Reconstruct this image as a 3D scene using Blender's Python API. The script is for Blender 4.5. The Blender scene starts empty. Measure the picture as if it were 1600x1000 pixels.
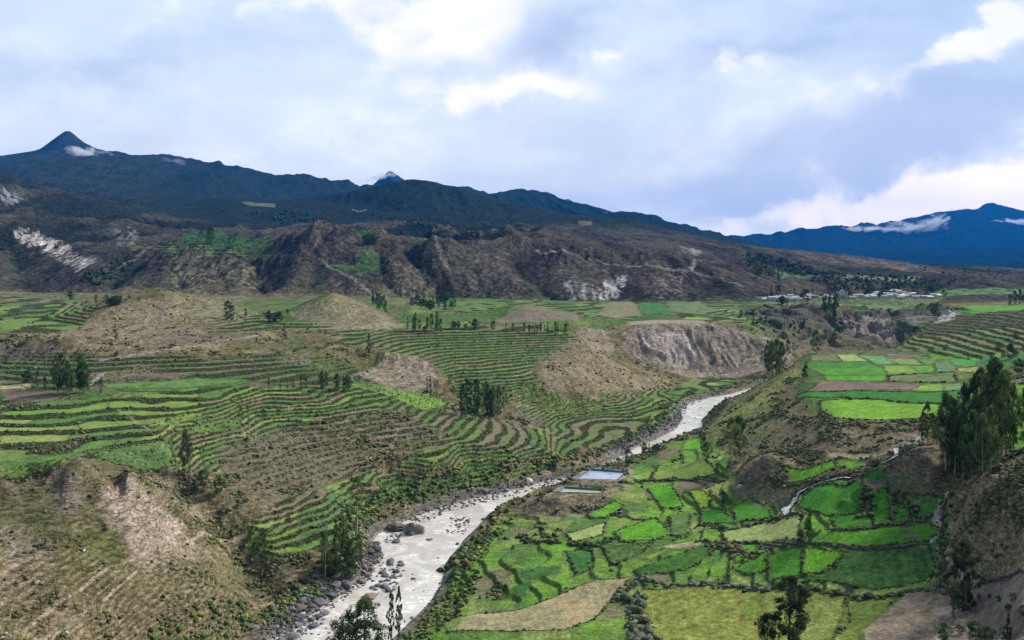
import bpy, math, random
import numpy as np
from mathutils import Vector
from mathutils.geometry import delaunay_2d_cdt

# ------------------------------------------------------------------ camera, sky, sun, exposure
scene = bpy.context.scene
C = scene.collection
F, H0, CZ = 1244.0, 400.0, 100.0          # focal length and horizon in photo pixels, eye height above the river
cam_d = bpy.data.cameras.new('camera'); cam = bpy.data.objects.new('camera', cam_d); C.objects.link(cam)
cam.location = (0, 0, CZ); cam.rotation_euler = (math.radians(90), 0, 0)
cam_d.sensor_width = 36; cam_d.lens = 36 * F / 1600; cam_d.shift_y = -100 / 1600
cam_d.clip_start = 1; cam_d.clip_end = 60000
scene.camera = cam
scene.view_settings.view_transform = 'Standard'; scene.view_settings.look = 'None'
scene.view_settings.exposure = 0.5; scene.view_settings.gamma = 1
scene.cycles.max_bounces = 6; scene.cycles.diffuse_bounces = 3; scene.cycles.glossy_bounces = 2
scene.cycles.transparent_max_bounces = 8; scene.cycles.volume_bounces = 2
scene.cycles.volume_step_rate = 1.0; scene.cycles.volume_max_steps = 128

SUN_EL, SUN_AZ = math.radians(38), math.radians(62)     # azimuth from +Y towards +X
world = bpy.data.worlds.new('World'); scene.world = world; world.use_nodes = True


class NT:
    """small helper for node trees"""
    def __init__(s, tree):
        s.t = tree; s.n = tree.nodes; s.l = tree.links

    def new(s, typ, **kw):
        n = s.n.new(typ)
        for k, v in kw.items():
            setattr(n, k, v)
        return n

    def put(s, sock, v):
        if isinstance(v, bpy.types.NodeSocket):
            s.l.new(v, sock)
        elif v is not None:
            sock.default_value = v

    def math(s, op, a, b=None, c=None, clamp=False):
        n = s.new('ShaderNodeMath', operation=op, use_clamp=clamp)
        s.put(n.inputs[0], a)
        if b is not None: s.put(n.inputs[1], b)
        if c is not None: s.put(n.inputs[2], c)
        return n.outputs[0]

    def mix(s, f, a, b, mode='MIX'):
        n = s.new('ShaderNodeMix', data_type='RGBA', blend_type=mode)
        s.put(n.inputs[0], f)
        s.put(n.inputs[6], a if isinstance(a, bpy.types.NodeSocket) else (*a, 1))
        s.put(n.inputs[7], b if isinstance(b, bpy.types.NodeSocket) else (*b, 1))
        return n.outputs[2]

    def noise(s, vec, scale, detail=4, rough=.55, dist=0):
        n = s.new('ShaderNodeTexNoise')
        s.put(n.inputs['Vector'], vec); n.inputs['Scale'].default_value = scale
        n.inputs['Detail'].default_value = detail; n.inputs['Roughness'].default_value = rough
        n.inputs['Distortion'].default_value = dist
        return n.outputs['Fac']

    def ramp(s, f, a, b, lo=0., hi=1.):
        n = s.new('ShaderNodeMapRange', interpolation_type='SMOOTHSTEP')
        s.put(n.inputs[0], f)
        for i, v in zip((1, 2, 3, 4), (a, b, lo, hi)): n.inputs[i].default_value = v
        return n.outputs[0]

    def comb(s, x, y, z):
        n = s.new('ShaderNodeCombineXYZ')
        s.put(n.inputs[0], x); s.put(n.inputs[1], y); s.put(n.inputs[2], z)
        return n.outputs[0]


def build_world():
    T = NT(world.node_tree); T.n.clear()
    out = T.new('ShaderNodeOutputWorld'); bg = T.new('ShaderNodeBackground'); T.l.new(bg.outputs[0], out.inputs[0])
    bg.inputs['Strength'].default_value = 0.12
    sky = T.new('ShaderNodeTexSky', sky_type='NISHITA', sun_disc=False)
    sky.sun_elevation = SUN_EL; sky.sun_rotation = SUN_AZ; sky.altitude = 3300
    co = T.new('ShaderNodeTexCoord'); sp = T.new('ShaderNodeSeparateXYZ'); T.l.new(co.outputs['Generated'], sp.inputs[0])
    x, y, z = sp.outputs
    yy = T.math('ADD', T.math('ABSOLUTE', y), .08)
    a = T.math('DIVIDE', x, yy); b = T.math('DIVIDE', z, yy)           # bearing and height of a cloud
    zz = T.math('ADD', T.math('ABSOLUTE', z), .10)
    px = T.math('DIVIDE', x, zz); py = T.math('DIVIDE', y, zz)         # position on the cloud layer
    pv = T.comb(px, py, 0)
    n1 = T.noise(pv, .55, 7, .58, .35)
    n2 = T.noise(T.comb(a, T.math('MULTIPLY', b, 2.2), .7), 3.2, 8, .56, .3)
    n3 = T.noise(T.comb(a, T.math('MULTIPLY', b, 1.5), 3.), 9.5, 6, .6, .2)
    wa = T.math('ADD', a, T.math('MULTIPLY_ADD', n3, .16, -.08)); n4 = T.noise(T.comb(a, b, 9.), 7., 6, .6, .2)
    wb = T.math('ADD', b, T.math('MULTIPLY_ADD', n4, .13, -.065))

    def blob(u, v, ru, rv, ang, k=1.0):
        """soft elliptic cloud mass: centre and radii in photo pixels turned into bearings"""
        cu, cv = (u - 800) / F / 1.08, (H0 - v) / F / 1.08
        dx = T.math('SUBTRACT', wa, cu); dy = T.math('SUBTRACT', wb, cv)
        c, s_ = math.cos(math.radians(ang)), math.sin(math.radians(ang))
        e = T.math('ADD', T.math('MULTIPLY', dx, c), T.math('MULTIPLY', dy, s_))
        g = T.math('SUBTRACT', T.math('MULTIPLY', dy, c), T.math('MULTIPLY', dx, s_))
        e = T.math('DIVIDE', e, ru / F); g = T.math('DIVIDE', g, rv / F)
        r = T.math('ADD', T.math('MULTIPLY', e, e), T.math('MULTIPLY', g, g))
        return T.math('MULTIPLY', T.math('EXPONENT', T.math('MULTIPLY', r, -1.)), k)

    def total(lst):
        s_ = lst[0]
        for q in lst[1:]: s_ = T.math('ADD', s_, q)
        return s_
    bright = total([blob(730, 10, 120, 62, 15, 1.2), blob(810, 140, 130, 28, 0, 1.15), blob(580, 70, 55, 30, 0, .75),
                    blob(1160, 108, 70, 22, 12, .85), blob(1500, 85, 170, 22, 22, 1.2), blob(1610, 20, 90, 45, 20, 1.1),
                    blob(1560, 300, 240, 36, 8, 1.45), blob(1230, 335, 160, 22, 2, .7), blob(970, 68, 40, 14, 20, .65),
                    blob(520, 10, 190, 28, 0, .8), blob(1690, 250, 200, 60, 8, .9), blob(1530, 22, 25, 12, 0, .6)])
    soft = total([blob(130, 150, 190, 70, -25, .9), blob(420, 130, 260, 75, 0, .8), blob(900, 60, 160, 60, 20, .6),
                  blob(1130, 140, 240, 60, 8, .7), blob(60, 190, 160, 50, 0, .8), blob(1000, 340, 180, 22, 0, .5),
                  blob(950, 200, 250, 60, 10, .5), blob(740, 330, 180, 40, 0, .45)])
    dark = total([blob(1240, 260, 360, 62, 10, 1.3), blob(860, 60, 60, 60, 50, .9), blob(1080, 100, 90, 22, 12, .75),
                  blob(1290, 40, 190, 40, 25, .9), blob(1500, 170, 210, 40, 12, .9), blob(130, 110, 120, 26, 20, .55),
                  blob(40, 50, 180, 60, 0, .45), blob(1010, 18, 200, 20, 0, .6), blob(1050, 320, 180, 30, 5, .6),
                  blob(520, 230, 350, 55, 0, .3), blob(1440, 40, 60, 40, 20, .5)])
    base = T.mix(T.ramp(n1, .3, .7), (.59, .725, .92), (.70, .81, .96))
    c = T.mix(T.math('MULTIPLY', soft, T.ramp(n2, .25, .65), clamp=True), base, (.80, .91, 1.0))
    c = T.mix(T.math('MULTIPLY', dark, T.ramp(n2, .72, .32, .15, 1.15), clamp=True), c, (.49, .60, .83))
    n5 = T.math('ADD', bright, T.math('MULTIPLY_ADD', n3, 2.4, -1.22))
    c = T.mix(T.ramp(n5, .10, 1.25), c, (1.06, 1.04, 1.05))
    k_ = T.math('MULTIPLY', T.ramp(n2, .34, .66, .90, 1.06), T.ramp(n3, .35, .65, .965, 1.03)); c = T.mix(1., c, T.comb(k_, T.math('MULTIPLY_ADD', k_, .8, .2), T.math('MULTIPLY_ADD', k_, .5, .5)), 'MULTIPLY')
    lo = T.ramp(b, .32, .0); c = T.mix(1., c, T.comb(T.math('MULTIPLY_ADD', lo, .42, 1.), T.math('MULTIPLY_ADD', lo, .22, 1.), T.math('MULTIPLY_ADD', lo, .03, 1.)), 'MULTIPLY')   # sky colour brightened and warmed towards the horizon to offset the blue haze
    # scale so that strength .12 gives the photographed brightness; a little of the clear sky shows through
    cl = T.mix(1., c, (6.85, 6.8, 6.7), 'MULTIPLY')
    # unseen sky overhead and behind the viewer dimmed to cut the ambient light
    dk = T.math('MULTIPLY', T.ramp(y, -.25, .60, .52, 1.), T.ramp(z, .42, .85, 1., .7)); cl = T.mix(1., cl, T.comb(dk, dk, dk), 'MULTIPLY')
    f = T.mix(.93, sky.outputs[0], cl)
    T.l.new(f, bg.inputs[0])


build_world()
sd = bpy.data.lights.new('sun', 'SUN'); sd.energy = 4.3; sd.angle = math.radians(15); sd.color = (1, .95, .87)
so = bpy.data.objects.new('sun', sd); C.objects.link(so)
sv = Vector((math.sin(SUN_AZ) * math.cos(SUN_EL), math.cos(SUN_AZ) * math.cos(SUN_EL), math.sin(SUN_EL)))
so.rotation_euler = sv.to_track_quat('Z', 'Y').to_euler(); so.location = (0, 0, 500)

# ------------------------------------------------------------------ numeric noise


def _h(ix, iy, seed):
    h = (ix.astype(np.int64) * 374761393 + iy.astype(np.int64) * 668265263 + seed * 1442695041) & 0xffffffff
    h = ((h ^ (h >> 13)) * 1274126177) & 0xffffffff
    return (h ^ (h >> 16)) & 0xffffffff


def rnd(ix, iy, seed=0):
    return (_h(ix, iy, seed) / 4294967295.0).astype(np.float32)


def gn(x, y, seed=0):
    """gradient noise, about -1..1"""
    x0 = np.floor(x); y0 = np.floor(y); fx = (x - x0).astype(np.float32); fy = (y - y0).astype(np.float32)
    x0 = x0.astype(np.int64); y0 = y0.astype(np.int64)
    def g(i, j):
        a = rnd(x0 + i, y0 + j, seed) * 6.2831853
        return np.cos(a) * (fx - i) + np.sin(a) * (fy - j)
    ux = fx * fx * fx * (fx * (fx * 6 - 15) + 10); uy = fy * fy * fy * (fy * (fy * 6 - 15) + 10)
    a = g(0, 0); b = g(1, 0); c = g(0, 1); d = g(1, 1)
    return (a + (b - a) * ux + (c - a) * uy + (a - b - c + d) * ux * uy) * 1.5


def fbm(x, y, o=4, seed=0, k=.5, ridge=False):
    s = 0; a = 1; tot = 0
    for i in range(o):
        n = gn(x * 2 ** i + i * 17.3, y * 2 ** i - i * 9.1, seed + i)
        s = s + a * ((1 - 2 * np.abs(n)) if ridge else n); tot += a; a *= k
    return s / tot


def sstep(a, b, x):
    q = np.clip((x - a) / (b - a), 0, 1); return q * q * (3 - 2 * q)


def voro(x, y, seed=0, jit=.8):
    """cell id (hash 0..1) and edge closeness of jittered cells"""
    x0 = np.floor(x).astype(np.int64); y0 = np.floor(y).astype(np.int64)
    d1 = np.full(x.shape, 9., np.float32); d2 = d1.copy(); idv = np.zeros(x.shape, np.float32)
    for i in (-1, 0, 1):
        for j in (-1, 0, 1):
            cx = x0 + i; cy = y0 + j
            px = cx + .5 + (rnd(cx, cy, seed) - .5) * jit; py = cy + .5 + (rnd(cx, cy, seed + 5) - .5) * jit
            d = np.hypot(px - x, py - y).astype(np.float32)
            cid = rnd(cx, cy, seed + 9)
            m = d < d1
            d2 = np.where(m, d1, np.minimum(d2, d)); idv = np.where(m, cid, idv); d1 = np.where(m, d, d1)
    return idv, d2 - d1


# ------------------------------------------------------------------ the valley: surveyed points
# u,v = bearing and dip of a ground point in photo pixels, Y = its distance in metres
PV = '''
1600,890,140 1600,1000,125 1600,850,150 1600,800,160 1600,740,168 1600,715,180 1480,870,178 1500,800,190 1500,750,200
1500,930,160 1540,1000,138 1600,700,212 1580,690,215 1590,620,290 1590,560,400 1600,540,450 1530,750,178 1560,760,172
1490,740,195 1440,695,215 1400,700,225 1420,655,285 1300,655,300 1350,655,295 1300,705,272 1380,705,250 1240,700,300 1200,690,330
1390,718,243 1340,740,243 1280,755,245 1240,775,250 1220,805,246 1190,830,235 1300,790,222 1400,800,208 1470,780,203
1460,820,196 1300,835,205 1250,840,210 1350,880,186 1450,880,180 1200,860,212 1200,910,195 1330,930,172 1440,915,170
1100,960,185 1000,960,195 1200,970,172 1300,970,163 1100,1000,170 1300,1000,152 1420,960,156 1420,1010,142 1200,1010,160
930,925,215 800,940,222 730,960,213 640,985,212 690,920,238 700,870,262 740,830,287 800,790,315 860,760,338 700,1000,195 860,1000,185 940,1000,183
720,900,240 750,900,238 760,850,266 850,850,256 850,900,232 950,850,250 1050,850,243 1120,850,235 950,800,290 870,800,294
870,780,300 935,752,328 910,775,306 830,790,303 950,725,352 985,715,372 1050,745,330 1030,780,300 1130,760,305 1100,700,372
1050,700,380 1080,680,405 1150,700,350 1160,790,277 1120,800,276 1190,710,298 1145,750,297 1232,750,270 1190,787,266 1205,700,325 1165,722,306 1215,725,292
1240,650,350 1200,640,385 1150,650,400 1120,660,415 1100,670,425 1150,622,455 1200,600,450 1235,580,450 1250,560,480
1260,620,370 1260,600,400 1300,630,340 1400,630,330 1350,600,385 1500,600,370 1350,560,475 1450,560,465 1400,548,510
1520,560,450 1260,552,500 1400,545,520 1380,540,560 1440,510,580 1480,490,600 1540,485,600 1600,483,600
1250,540,700 1230,540,690 1270,480,900 1300,478,930 1300,500,860 1280,520,800 1350,478,950 1370,500,880 1420,500,850
1450,510,800 1400,480,950 1500,478,900 1400,520,780 1330,545,770 1340,520,830 1320,512,850 1385,505,860 1255,505,830 1240,520,760
985,518,690 1000,507,700 1040,503,703 1080,502,702 1150,511,692 1220,520,685 985,570,640 1080,585,635 1150,585,630 1210,570,640 1050,605,575 1110,600,580
1000,490,800 1100,490,800 1200,500,740 1000,475,920 1150,475,930 1230,480,850 1200,470,980 1300,470,1000 1400,468,1030
1500,465,1050 1600,462,1100 1220,478,930 1230,495,890 1290,505,850 1160,480,900 1180,492,860
960,520,680 970,550,655 930,515,700 905,525,580 950,555,585 1000,585,580 1050,608,570 870,560,530 900,590,500
950,620,490 850,600,475 1000,620,520 900,650,460 940,650,465 880,665,440 960,680,425 1010,655,460 850,640,455
820,620,460 880,690,400 920,700,395 910,715,375 960,700,400 1000,680,420 1060,625,520 1100,612,550
600,520,560 700,520,570 800,515,590 890,520,590 800,560,520 720,560,510 720,600,460 800,600,465 780,640,430
700,620,440 650,600,445 640,556,490 590,572,480 680,578,475 620,607,438 660,612,435
600,603,425 550,600,425 500,602,415 700,637,415 770,658,408 840,675,402 900,695,398
600,640,385 700,680,365 800,700,362 870,710,368 600,700,345 700,730,328 800,745,334 880,720,372 640,775,300 720,760,312
550,740,318 500,690,340 450,740,305 500,780,288 420,700,322 400,650,360 350,690,320 330,730,295 380,780,275 430,830,262
520,830,268 380,860,252 560,850,262 490,890,243 340,900,232 420,930,226 400,980,208 600,830,285 650,795,310 750,770,330
840,745,355 580,880,255 500,930,232 430,985,211
0,738,240 60,728,240 130,720,238 200,735,240 260,762,246 300,800,255 100,800,222 200,800,232 0,800,220 0,900,185
100,900,190 200,870,210 250,850,228 200,950,188 300,900,215 300,970,195 100,1000,165 0,1000,158 350,960,205 370,1000,195
250,1000,178 0,725,265 100,715,272 200,728,270 280,735,278 165,765,240 215,785,236 270,830,240 340,850,248 60,770,232
0,680,300 100,680,300 200,700,288 250,700,290 250,650,330 100,640,335 0,640,335 0,615,370 130,610,375 250,600,390
350,620,365 350,660,335 420,600,405 480,620,385 0,590,405 200,590,405 350,590,410 550,595,430 450,595,415
0,575,420 250,580,418 400,580,430 500,580,445 0,555,435 150,560,432 300,560,445 400,560,455 500,560,465 0,522,450
90,522,455 260,525,480 380,530,490 330,545,465 400,520,520 450,540,495 500,520,530 560,540,490 580,515,560
0,500,540 80,500,540 0,460,800 100,470,760 250,466,600 180,480,560 130,510,500 330,470,620 400,490,600 300,500,540
230,520,480 300,512,530 400,500,580 440,490,640 520,466,640 460,485,620 590,488,640 520,500,580 620,515,570 600,500,640
700,490,680 650,470,850 750,475,820 820,479,720 760,498,680 890,495,700 820,503,650 700,510,600 800,510,620 900,505,680
900,475,880 440,470,860 300,463,930 200,463,930
0,458,950 130,465,900 300,462,960 420,465,950 600,465,960 750,465,980 900,468,1000 1000,468,1000 1080,468,1000 1150,466,1020
60,430,1080 130,455,980 200,420,1040 230,395,1110 270,380,1160 340,392,1130 300,430,1020 410,425,1070 400,388,1220 470,400,1090
480,362,1200 540,353,1210 600,366,1190 560,410,1080 610,400,1090 650,415,1080 690,450,1020 750,395,1180 800,385,1230 780,430,1080
850,420,1150 870,455,1020 900,445,1040 960,440,1060 1000,430,1120 1060,435,1100 1120,445,1100 850,370,1400 950,390,1250
1050,400,1200 1150,430,1130 620,350,2000 700,378,1500 700,350,2200 780,350,2200 650,335,2650 640,276,3100 580,291,3100
610,281,3100 670,280,3080 520,318,3000 550,303,3050 700,288,3000 740,299,2950 780,312,2900 860,328,2700 930,338,2500 980,339,2400 1030,355,2200 1080,373,2000 1140,398,1750
1200,425,1450 850,350,2200 340,365,1900 420,350,2200 330,340,2400 430,320,2800 250,330,2500 480,325,2800
-100,240,2300 0,268,2200 60,290,2150 120,320,2000 180,345,1850 220,370,1600 0,330,1700 0,400,1250 70,370,1450 130,400,1250 100,350,1650
150,300,3200 50,280,3300 280,305,3300 380,315,3300 460,312,3500
-100,250,5000 0,247,5000 40,243,5100 60,238,5200 85,222,5300 107,211,5400 128,224,5300 165,242,5100 220,246,5000 262,248,4900 285,250,4900 310,264,4800
350,272,4700 400,280,4600 450,285,4600 485,292,4600 520,289,4800 570,291,4800 609,269,8000 594,278,8000 624,279,8000
820,301,5000 780,306,5000 870,314,4800 920,331,4500 965,340,4300 1085,361,3600 1062,368,3500 1108,373,3500
1140,385,2600 1200,388,2500 1260,395,2500 1340,400,2400 1420,412,2200 1500,428,1900 1600,432,1800 1250,415,1700 1350,420,1600
1300,440,1300 1400,440,1300 1500,445,1250 1600,448,1250 1240,450,1150 1350,455,1130
1120,371,9000 1200,368,9000 1270,362,9000 1370,352,9500 1440,341,10000 1490,332,10500 1525,329,11000 1545,320,11500 1570,332,11300 1600,343,11000
1700,350,11000 1300,395,8000 1500,390,8500 1420,380,9000
'''
PZ = '''
270,1330,92 480,1400,112 560,1420,116 620,1400,105 780,1400,112 950,1450,100 340,1350,98 660,2300,170 580,2300,180 740,2300,170
0,255,30.5 60,256,30.5 130,256,30.5 200,257,29
1500,100,42 1700,100,48 1900,100,52 1700,140,50 1700,170,60 1700,220,60 1900,200,80 1800,300,62 1800,450,66 1750,600,66 1500,60,58 1800,60,62
1130,520,5 1180,505,12 1210,580,6 1250,620,7 1330,660,8 1420,720,9 1350,760,12 1260,545,20 1400,565,32 1440,640,35 1520,700,42 1620,760,46 1200,610,6
1240,590,10 1320,600,12 1400,620,20
720,429,18 780,420,13 850,426,9 250,700,56 520,740,52 820,800,47
0,2900,240 100,2700,200 500,3800,200 600,3800,200 700,3800,200 800,3800,180 900,3600,180 1000,3300,150 -100,3000,260
0,6500,500 200,6500,450 400,6500,400 500,6500,380 540,8000,500 680,8000,500 609,6500,500 750,6500,200 850,6500,150
1150,3000,70 1200,3300,60 1350,3200,30 1500,2800,20 1700,2800,20 1300,4500,10 1500,4500,0 1700,4500,0 1150,5000,60
1150,6500,20 1300,6500,20 1500,6500,30 1700,6500,30 1010,5000,150 1040,6500,100 900,9000,150 700,10000,150
-150,250,34 -150,300,36 -150,450,55 -150,560,60 -150,800,62 -150,950,60 -150,1250,120 -150,1700,220 -100,170,30 1750,900,50 1750,1100,48 1750,1300,52 1750,1800,55
400,190,5 450,170,8 330,160,9 550,192,2.2 620,197,2 500,150,14 700,150,24 900,150,22 1100,140,23 1300,130,31 1450,120,36 400,130,24 200,130,26 0,120,32
'''


def build_base():
    pts = []
    for q in PV.split():
        u, v, Y = map(float, q.split(',')); pts.append(((u - 800) / F, math.log(Y), CZ - (v - H0) * Y / F))
    for q in PZ.split():
        u, Y, z = map(float, q.split(',')); pts.append(((u - 800) / F, math.log(Y), z))
    for u in range(-560, 2161, 226):
        t = (u - 800) / F
        pts.append((t, math.log(29.), 79.)); pts.append((t, math.log(70.), 55. if u < 1300 else 56.)); pts.append((t, math.log(15000.), 100.))
    for t in (-1.05, 1.1):
        for Y, z in ((130, 36), (250, 40), (400, 45), (600, 62), (1000, 62), (1600, 150), (2300, 350), (3200, 380), (5000, 650), (6500, 500), (9000, 400), (11000, 500)):
            if t > 0: z = {130: 58, 250: 66, 400: 62, 600: 70, 1000: 55, 1600: 60, 2300: 60, 3200: 30, 5000: 10, 6500: 40, 9000: 250, 11000: 640}[Y]
            pts.append((t, math.log(Y), z))
    P = np.array(pts)
    vs, _, fs, ov, _, _ = delaunay_2d_cdt([Vector((p[0], p[1])) for p in pts], [], [], 0, 1e-7)
    zv = np.array([P[o[0], 2] for o in ov]); V = np.array([(a.x, a.y) for a in vs])
    nt, ns = 441, 760
    T = np.linspace(-1.0, 1.0, nt); S = np.linspace(math.log(30), math.log(14500), ns)
    Z = np.full((ns, nt), 60.)
    dt, ds = T[1] - T[0], S[1] - S[0]
    for f in fs:
        a, b, c = V[f[0]], V[f[1]], V[f[2]]
        i0 = max(0, int((min(a[0], b[0], c[0]) - T[0]) / dt)); i1 = min(nt, int((max(a[0], b[0], c[0]) - T[0]) / dt) + 2)
        j0 = max(0, int((min(a[1], b[1], c[1]) - S[0]) / ds)); j1 = min(ns, int((max(a[1], b[1], c[1]) - S[0]) / ds) + 2)
        if i0 >= i1 or j0 >= j1: continue
        X, Y = np.meshgrid(T[i0:i1], S[j0:j1])
        det = (b[1] - c[1]) * (a[0] - c[0]) + (c[0] - b[0]) * (a[1] - c[1])
        if abs(det) < 1e-12: continue
        l1 = ((b[1] - c[1]) * (X - c[0]) + (c[0] - b[0]) * (Y - c[1])) / det
        l2 = ((c[1] - a[1]) * (X - c[0]) + (a[0] - c[0]) * (Y - c[1])) / det
        l3 = 1 - l1 - l2; m = (l1 > -1e-6) & (l2 > -1e-6) & (l3 > -1e-6)
        sub = Z[j0:j1, i0:i1]; sub[m] = (l1 * zv[f[0]] + l2 * zv[f[1]] + l3 * zv[f[2]])[m]
    k = np.exp(-.5 * (np.arange(-6, 7) / 1.3) ** 2); k /= k.sum()
    for ax in (0, 1):
        Zp = np.pad(Z, [(6, 6) if i == ax else (0, 0) for i in (0, 1)], mode='edge')
        Z = sum(k[i] * (Zp[i:i + Z.shape[0]] if ax == 0 else Zp[:, i:i + Z.shape[1]]) for i in range(13))
    return T, S, Z


T0, S0, Z0 = build_base()
QUAL = 1.0                                                     # mesh density
rows = [30.]
while rows[-1] < 14300:
    y = rows[-1]
    rows.append(y + (1.1 if y < 120 else .42 + (y - 120) * .0021 if y < 700 else y * .0027) / QUAL)
YR = np.array(rows); NR = len(YR); NC = int(1400 * QUAL); TC = np.linspace(-.95, .95, NC)


def bil(Z, T, S, t, s):
    fi = np.clip((t - T[0]) / (T[1] - T[0]), 0, len(T) - 1.001); fj = np.clip((s - S[0]) / (S[1] - S[0]), 0, len(S) - 1.001)
    i = fi.astype(int); j = fj.astype(int); a = fi - i; b = fj - j
    return (Z[j, i] * (1 - a) + Z[j, i + 1] * a) * (1 - b) + (Z[j + 1, i] * (1 - a) + Z[j + 1, i + 1] * a) * b


GT, GY = np.meshgrid(TC, YR); GS = np.log(GY); GX = GT * GY
ZG = bil(Z0, T0, S0, GT, GS)
BASE = ZG.copy()


def ground_hit(u, v, Z=None):
    """first ground point along a sight line: (x, y, z)"""
    Z = ZG if Z is None else Z
    t = (u - 800) / F; fi = min(max((t - TC[0]) / (TC[1] - TC[0]), 0), NC - 1.001); i = int(fi); a = fi - i
    col = Z[:, i] * (1 - a) + Z[:, i + 1] * a; ray = CZ - (v - H0) * YR / F
    ok = np.nonzero((col >= ray) & (YR > 95))[0]
    j = int(ok[0]) if len(ok) else NR - 1
    if j == 0: return (t * YR[0], YR[0], col[0])
    d0 = ray[j - 1] - col[j - 1]; d1 = ray[j] - col[j]; w = d0 / (d0 - d1) if d0 != d1 else 0
    w = min(max(w, 0), 1); Y = YR[j - 1] + (YR[j] - YR[j - 1]) * w
    return (t * Y, Y, col[j - 1] * (1 - w) + col[j] * w)


def zat(x, y):
    t = x / y; fi = min(max((t - TC[0]) / (TC[1] - TC[0]), 0), NC - 1.001); i = int(fi); a = fi - i
    j = min(max(int(np.searchsorted(YR, y)) - 1, 0), NR - 2); b = (y - YR[j]) / (YR[j + 1] - YR[j])
    return float((ZG[j, i] * (1 - a) + ZG[j, i + 1] * a) * (1 - b) + (ZG[j + 1, i] * (1 - a) + ZG[j + 1, i + 1] * a) * b)


def zat_v(x, y):
    t = x / y; fi = np.clip((t - TC[0]) / (TC[1] - TC[0]), 0, NC - 1.001); i = fi.astype(int); a = fi - i
    j = np.clip(np.searchsorted(YR, y) - 1, 0, NR - 2); b = np.clip((y - YR[j]) / (YR[j + 1] - YR[j]), 0, 1)
    return (ZG[j, i] * (1 - a) + ZG[j, i + 1] * a) * (1 - b) + (ZG[j + 1, i] * (1 - a) + ZG[j + 1, i + 1] * a) * b


def pts_of(s):
    return [tuple(map(float, q.split(','))) for q in s.split()]


def to_world(poly, Z=None):
    return [ground_hit(u, v, Z)[:2] for u, v in poly]


def in_poly(px, py, poly):
    ins = np.zeros(px.shape, bool); n = len(poly)
    for k in range(n):
        x1, y1 = poly[k]; x2, y2 = poly[(k + 1) % n]
        if y1 == y2: continue
        ins ^= ((y1 > py) != (y2 > py)) & (px < (x2 - x1) * (py - y1) / (y2 - y1) + x1)
    return ins


def edge_dist(px, py, poly, closed=True):
    d = np.full(px.shape, 1e9); n = len(poly)
    for k in range(n if closed else n - 1):
        x1, y1 = poly[k]; x2, y2 = poly[(k + 1) % n]
        ex, ey = x2 - x1, y2 - y1; L = ex * ex + ey * ey + 1e-9
        w = np.clip(((px - x1) * ex + (py - y1) * ey) / L, 0, 1)
        d = np.minimum(d, np.hypot(px - x1 - w * ex, py - y1 - w * ey))
    return d


def window(poly, pad):
    xs = [p[0] for p in poly]; ys = [p[1] for p in poly]
    y0, y1 = min(ys) - pad, max(ys) + pad
    j0 = max(int(np.searchsorted(YR, y0)) - 1, 0); j1 = min(int(np.searchsorted(YR, y1)) + 1, NR)
    ts = [x / max(y, 30) for x in (min(xs) - pad, max(xs) + pad) for y in (max(y0, 30), y1)]
    i0 = max(int(np.searchsorted(TC, min(ts))) - 1, 0); i1 = min(int(np.searchsorted(TC, max(ts))) + 1, NC)
    return slice(j0, j1), slice(i0, i1)


# slow warps shared by every outline, so that no border runs dead straight
WX = gn(GX / 14, GY / 14, 71) * 1.1 + gn(GX / 4, GY / 4, 72) * .5
WY = gn(GX / 14, GY / 14, 73) * 1.1 + gn(GX / 4, GY / 4, 74) * .5
far = np.clip(GY / 350, .6, 4)
WX *= far; WY *= far


def region(poly_px, feather=3.0, warp=1.0, world=None):
    """(window, signed inside distance in metres) of an outline laid on the ground"""
    P = world if world is not None else to_world(poly_px, BASE)
    w = window(P, feather * 3 + 6)
    x = GX[w] + WX[w] * warp; y = GY[w] + WY[w] * warp
    d = edge_dist(x, y, P); ins = in_poly(x, y, P)
    return w, np.where(ins, d, -d)


# ---- macro relief added to the surveyed shape
slope0 = np.abs(np.gradient(BASE, axis=0) / np.gradient(GY, axis=0))
hilly = sstep(.10, .35, slope0)
mtn = sstep(950, 1300, GY)
g1 = fbm(GX / 150 + gn(GX / 380, GY / 500, 3) * .7, GY / 560, 5, 11, .5, True)
g2 = fbm(GX / 75 + gn(GX / 160, GY / 160, 4) * .7, GY / 210, 4, 21, .5, True)
dome = 1 - .85 * sstep(1600, 2300, GY)
ZG += mtn * ((g1 - .42) * np.clip(GY / 1200, .8, 2.2) * 46 * (1 - .62 * sstep(.0, .14, GT)) * (.5 + .5 * hilly) * dome + (g2 - .1) * 22 * (1 - .3 * sstep(.0, .14, GT)) * (.4 + .6 * hilly) * dome)
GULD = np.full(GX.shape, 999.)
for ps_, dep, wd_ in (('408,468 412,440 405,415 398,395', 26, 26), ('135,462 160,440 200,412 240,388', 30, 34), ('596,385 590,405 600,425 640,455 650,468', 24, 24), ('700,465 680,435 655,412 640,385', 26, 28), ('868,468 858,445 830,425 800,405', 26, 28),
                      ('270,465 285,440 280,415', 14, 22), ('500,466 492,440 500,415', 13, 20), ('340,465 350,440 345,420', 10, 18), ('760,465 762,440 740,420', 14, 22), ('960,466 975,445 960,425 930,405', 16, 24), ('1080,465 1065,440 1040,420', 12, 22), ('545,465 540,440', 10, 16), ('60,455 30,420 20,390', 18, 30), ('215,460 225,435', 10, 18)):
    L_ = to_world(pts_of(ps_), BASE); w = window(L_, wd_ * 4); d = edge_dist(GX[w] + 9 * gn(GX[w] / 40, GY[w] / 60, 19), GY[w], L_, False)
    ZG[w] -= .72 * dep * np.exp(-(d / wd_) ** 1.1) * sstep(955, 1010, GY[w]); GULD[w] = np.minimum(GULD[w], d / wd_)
g4 = fbm(GX / 900 + gn(GX / 2600, GY / 2600, 8) * .8, GY / 2600, 5, 13, .55, True)
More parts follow.
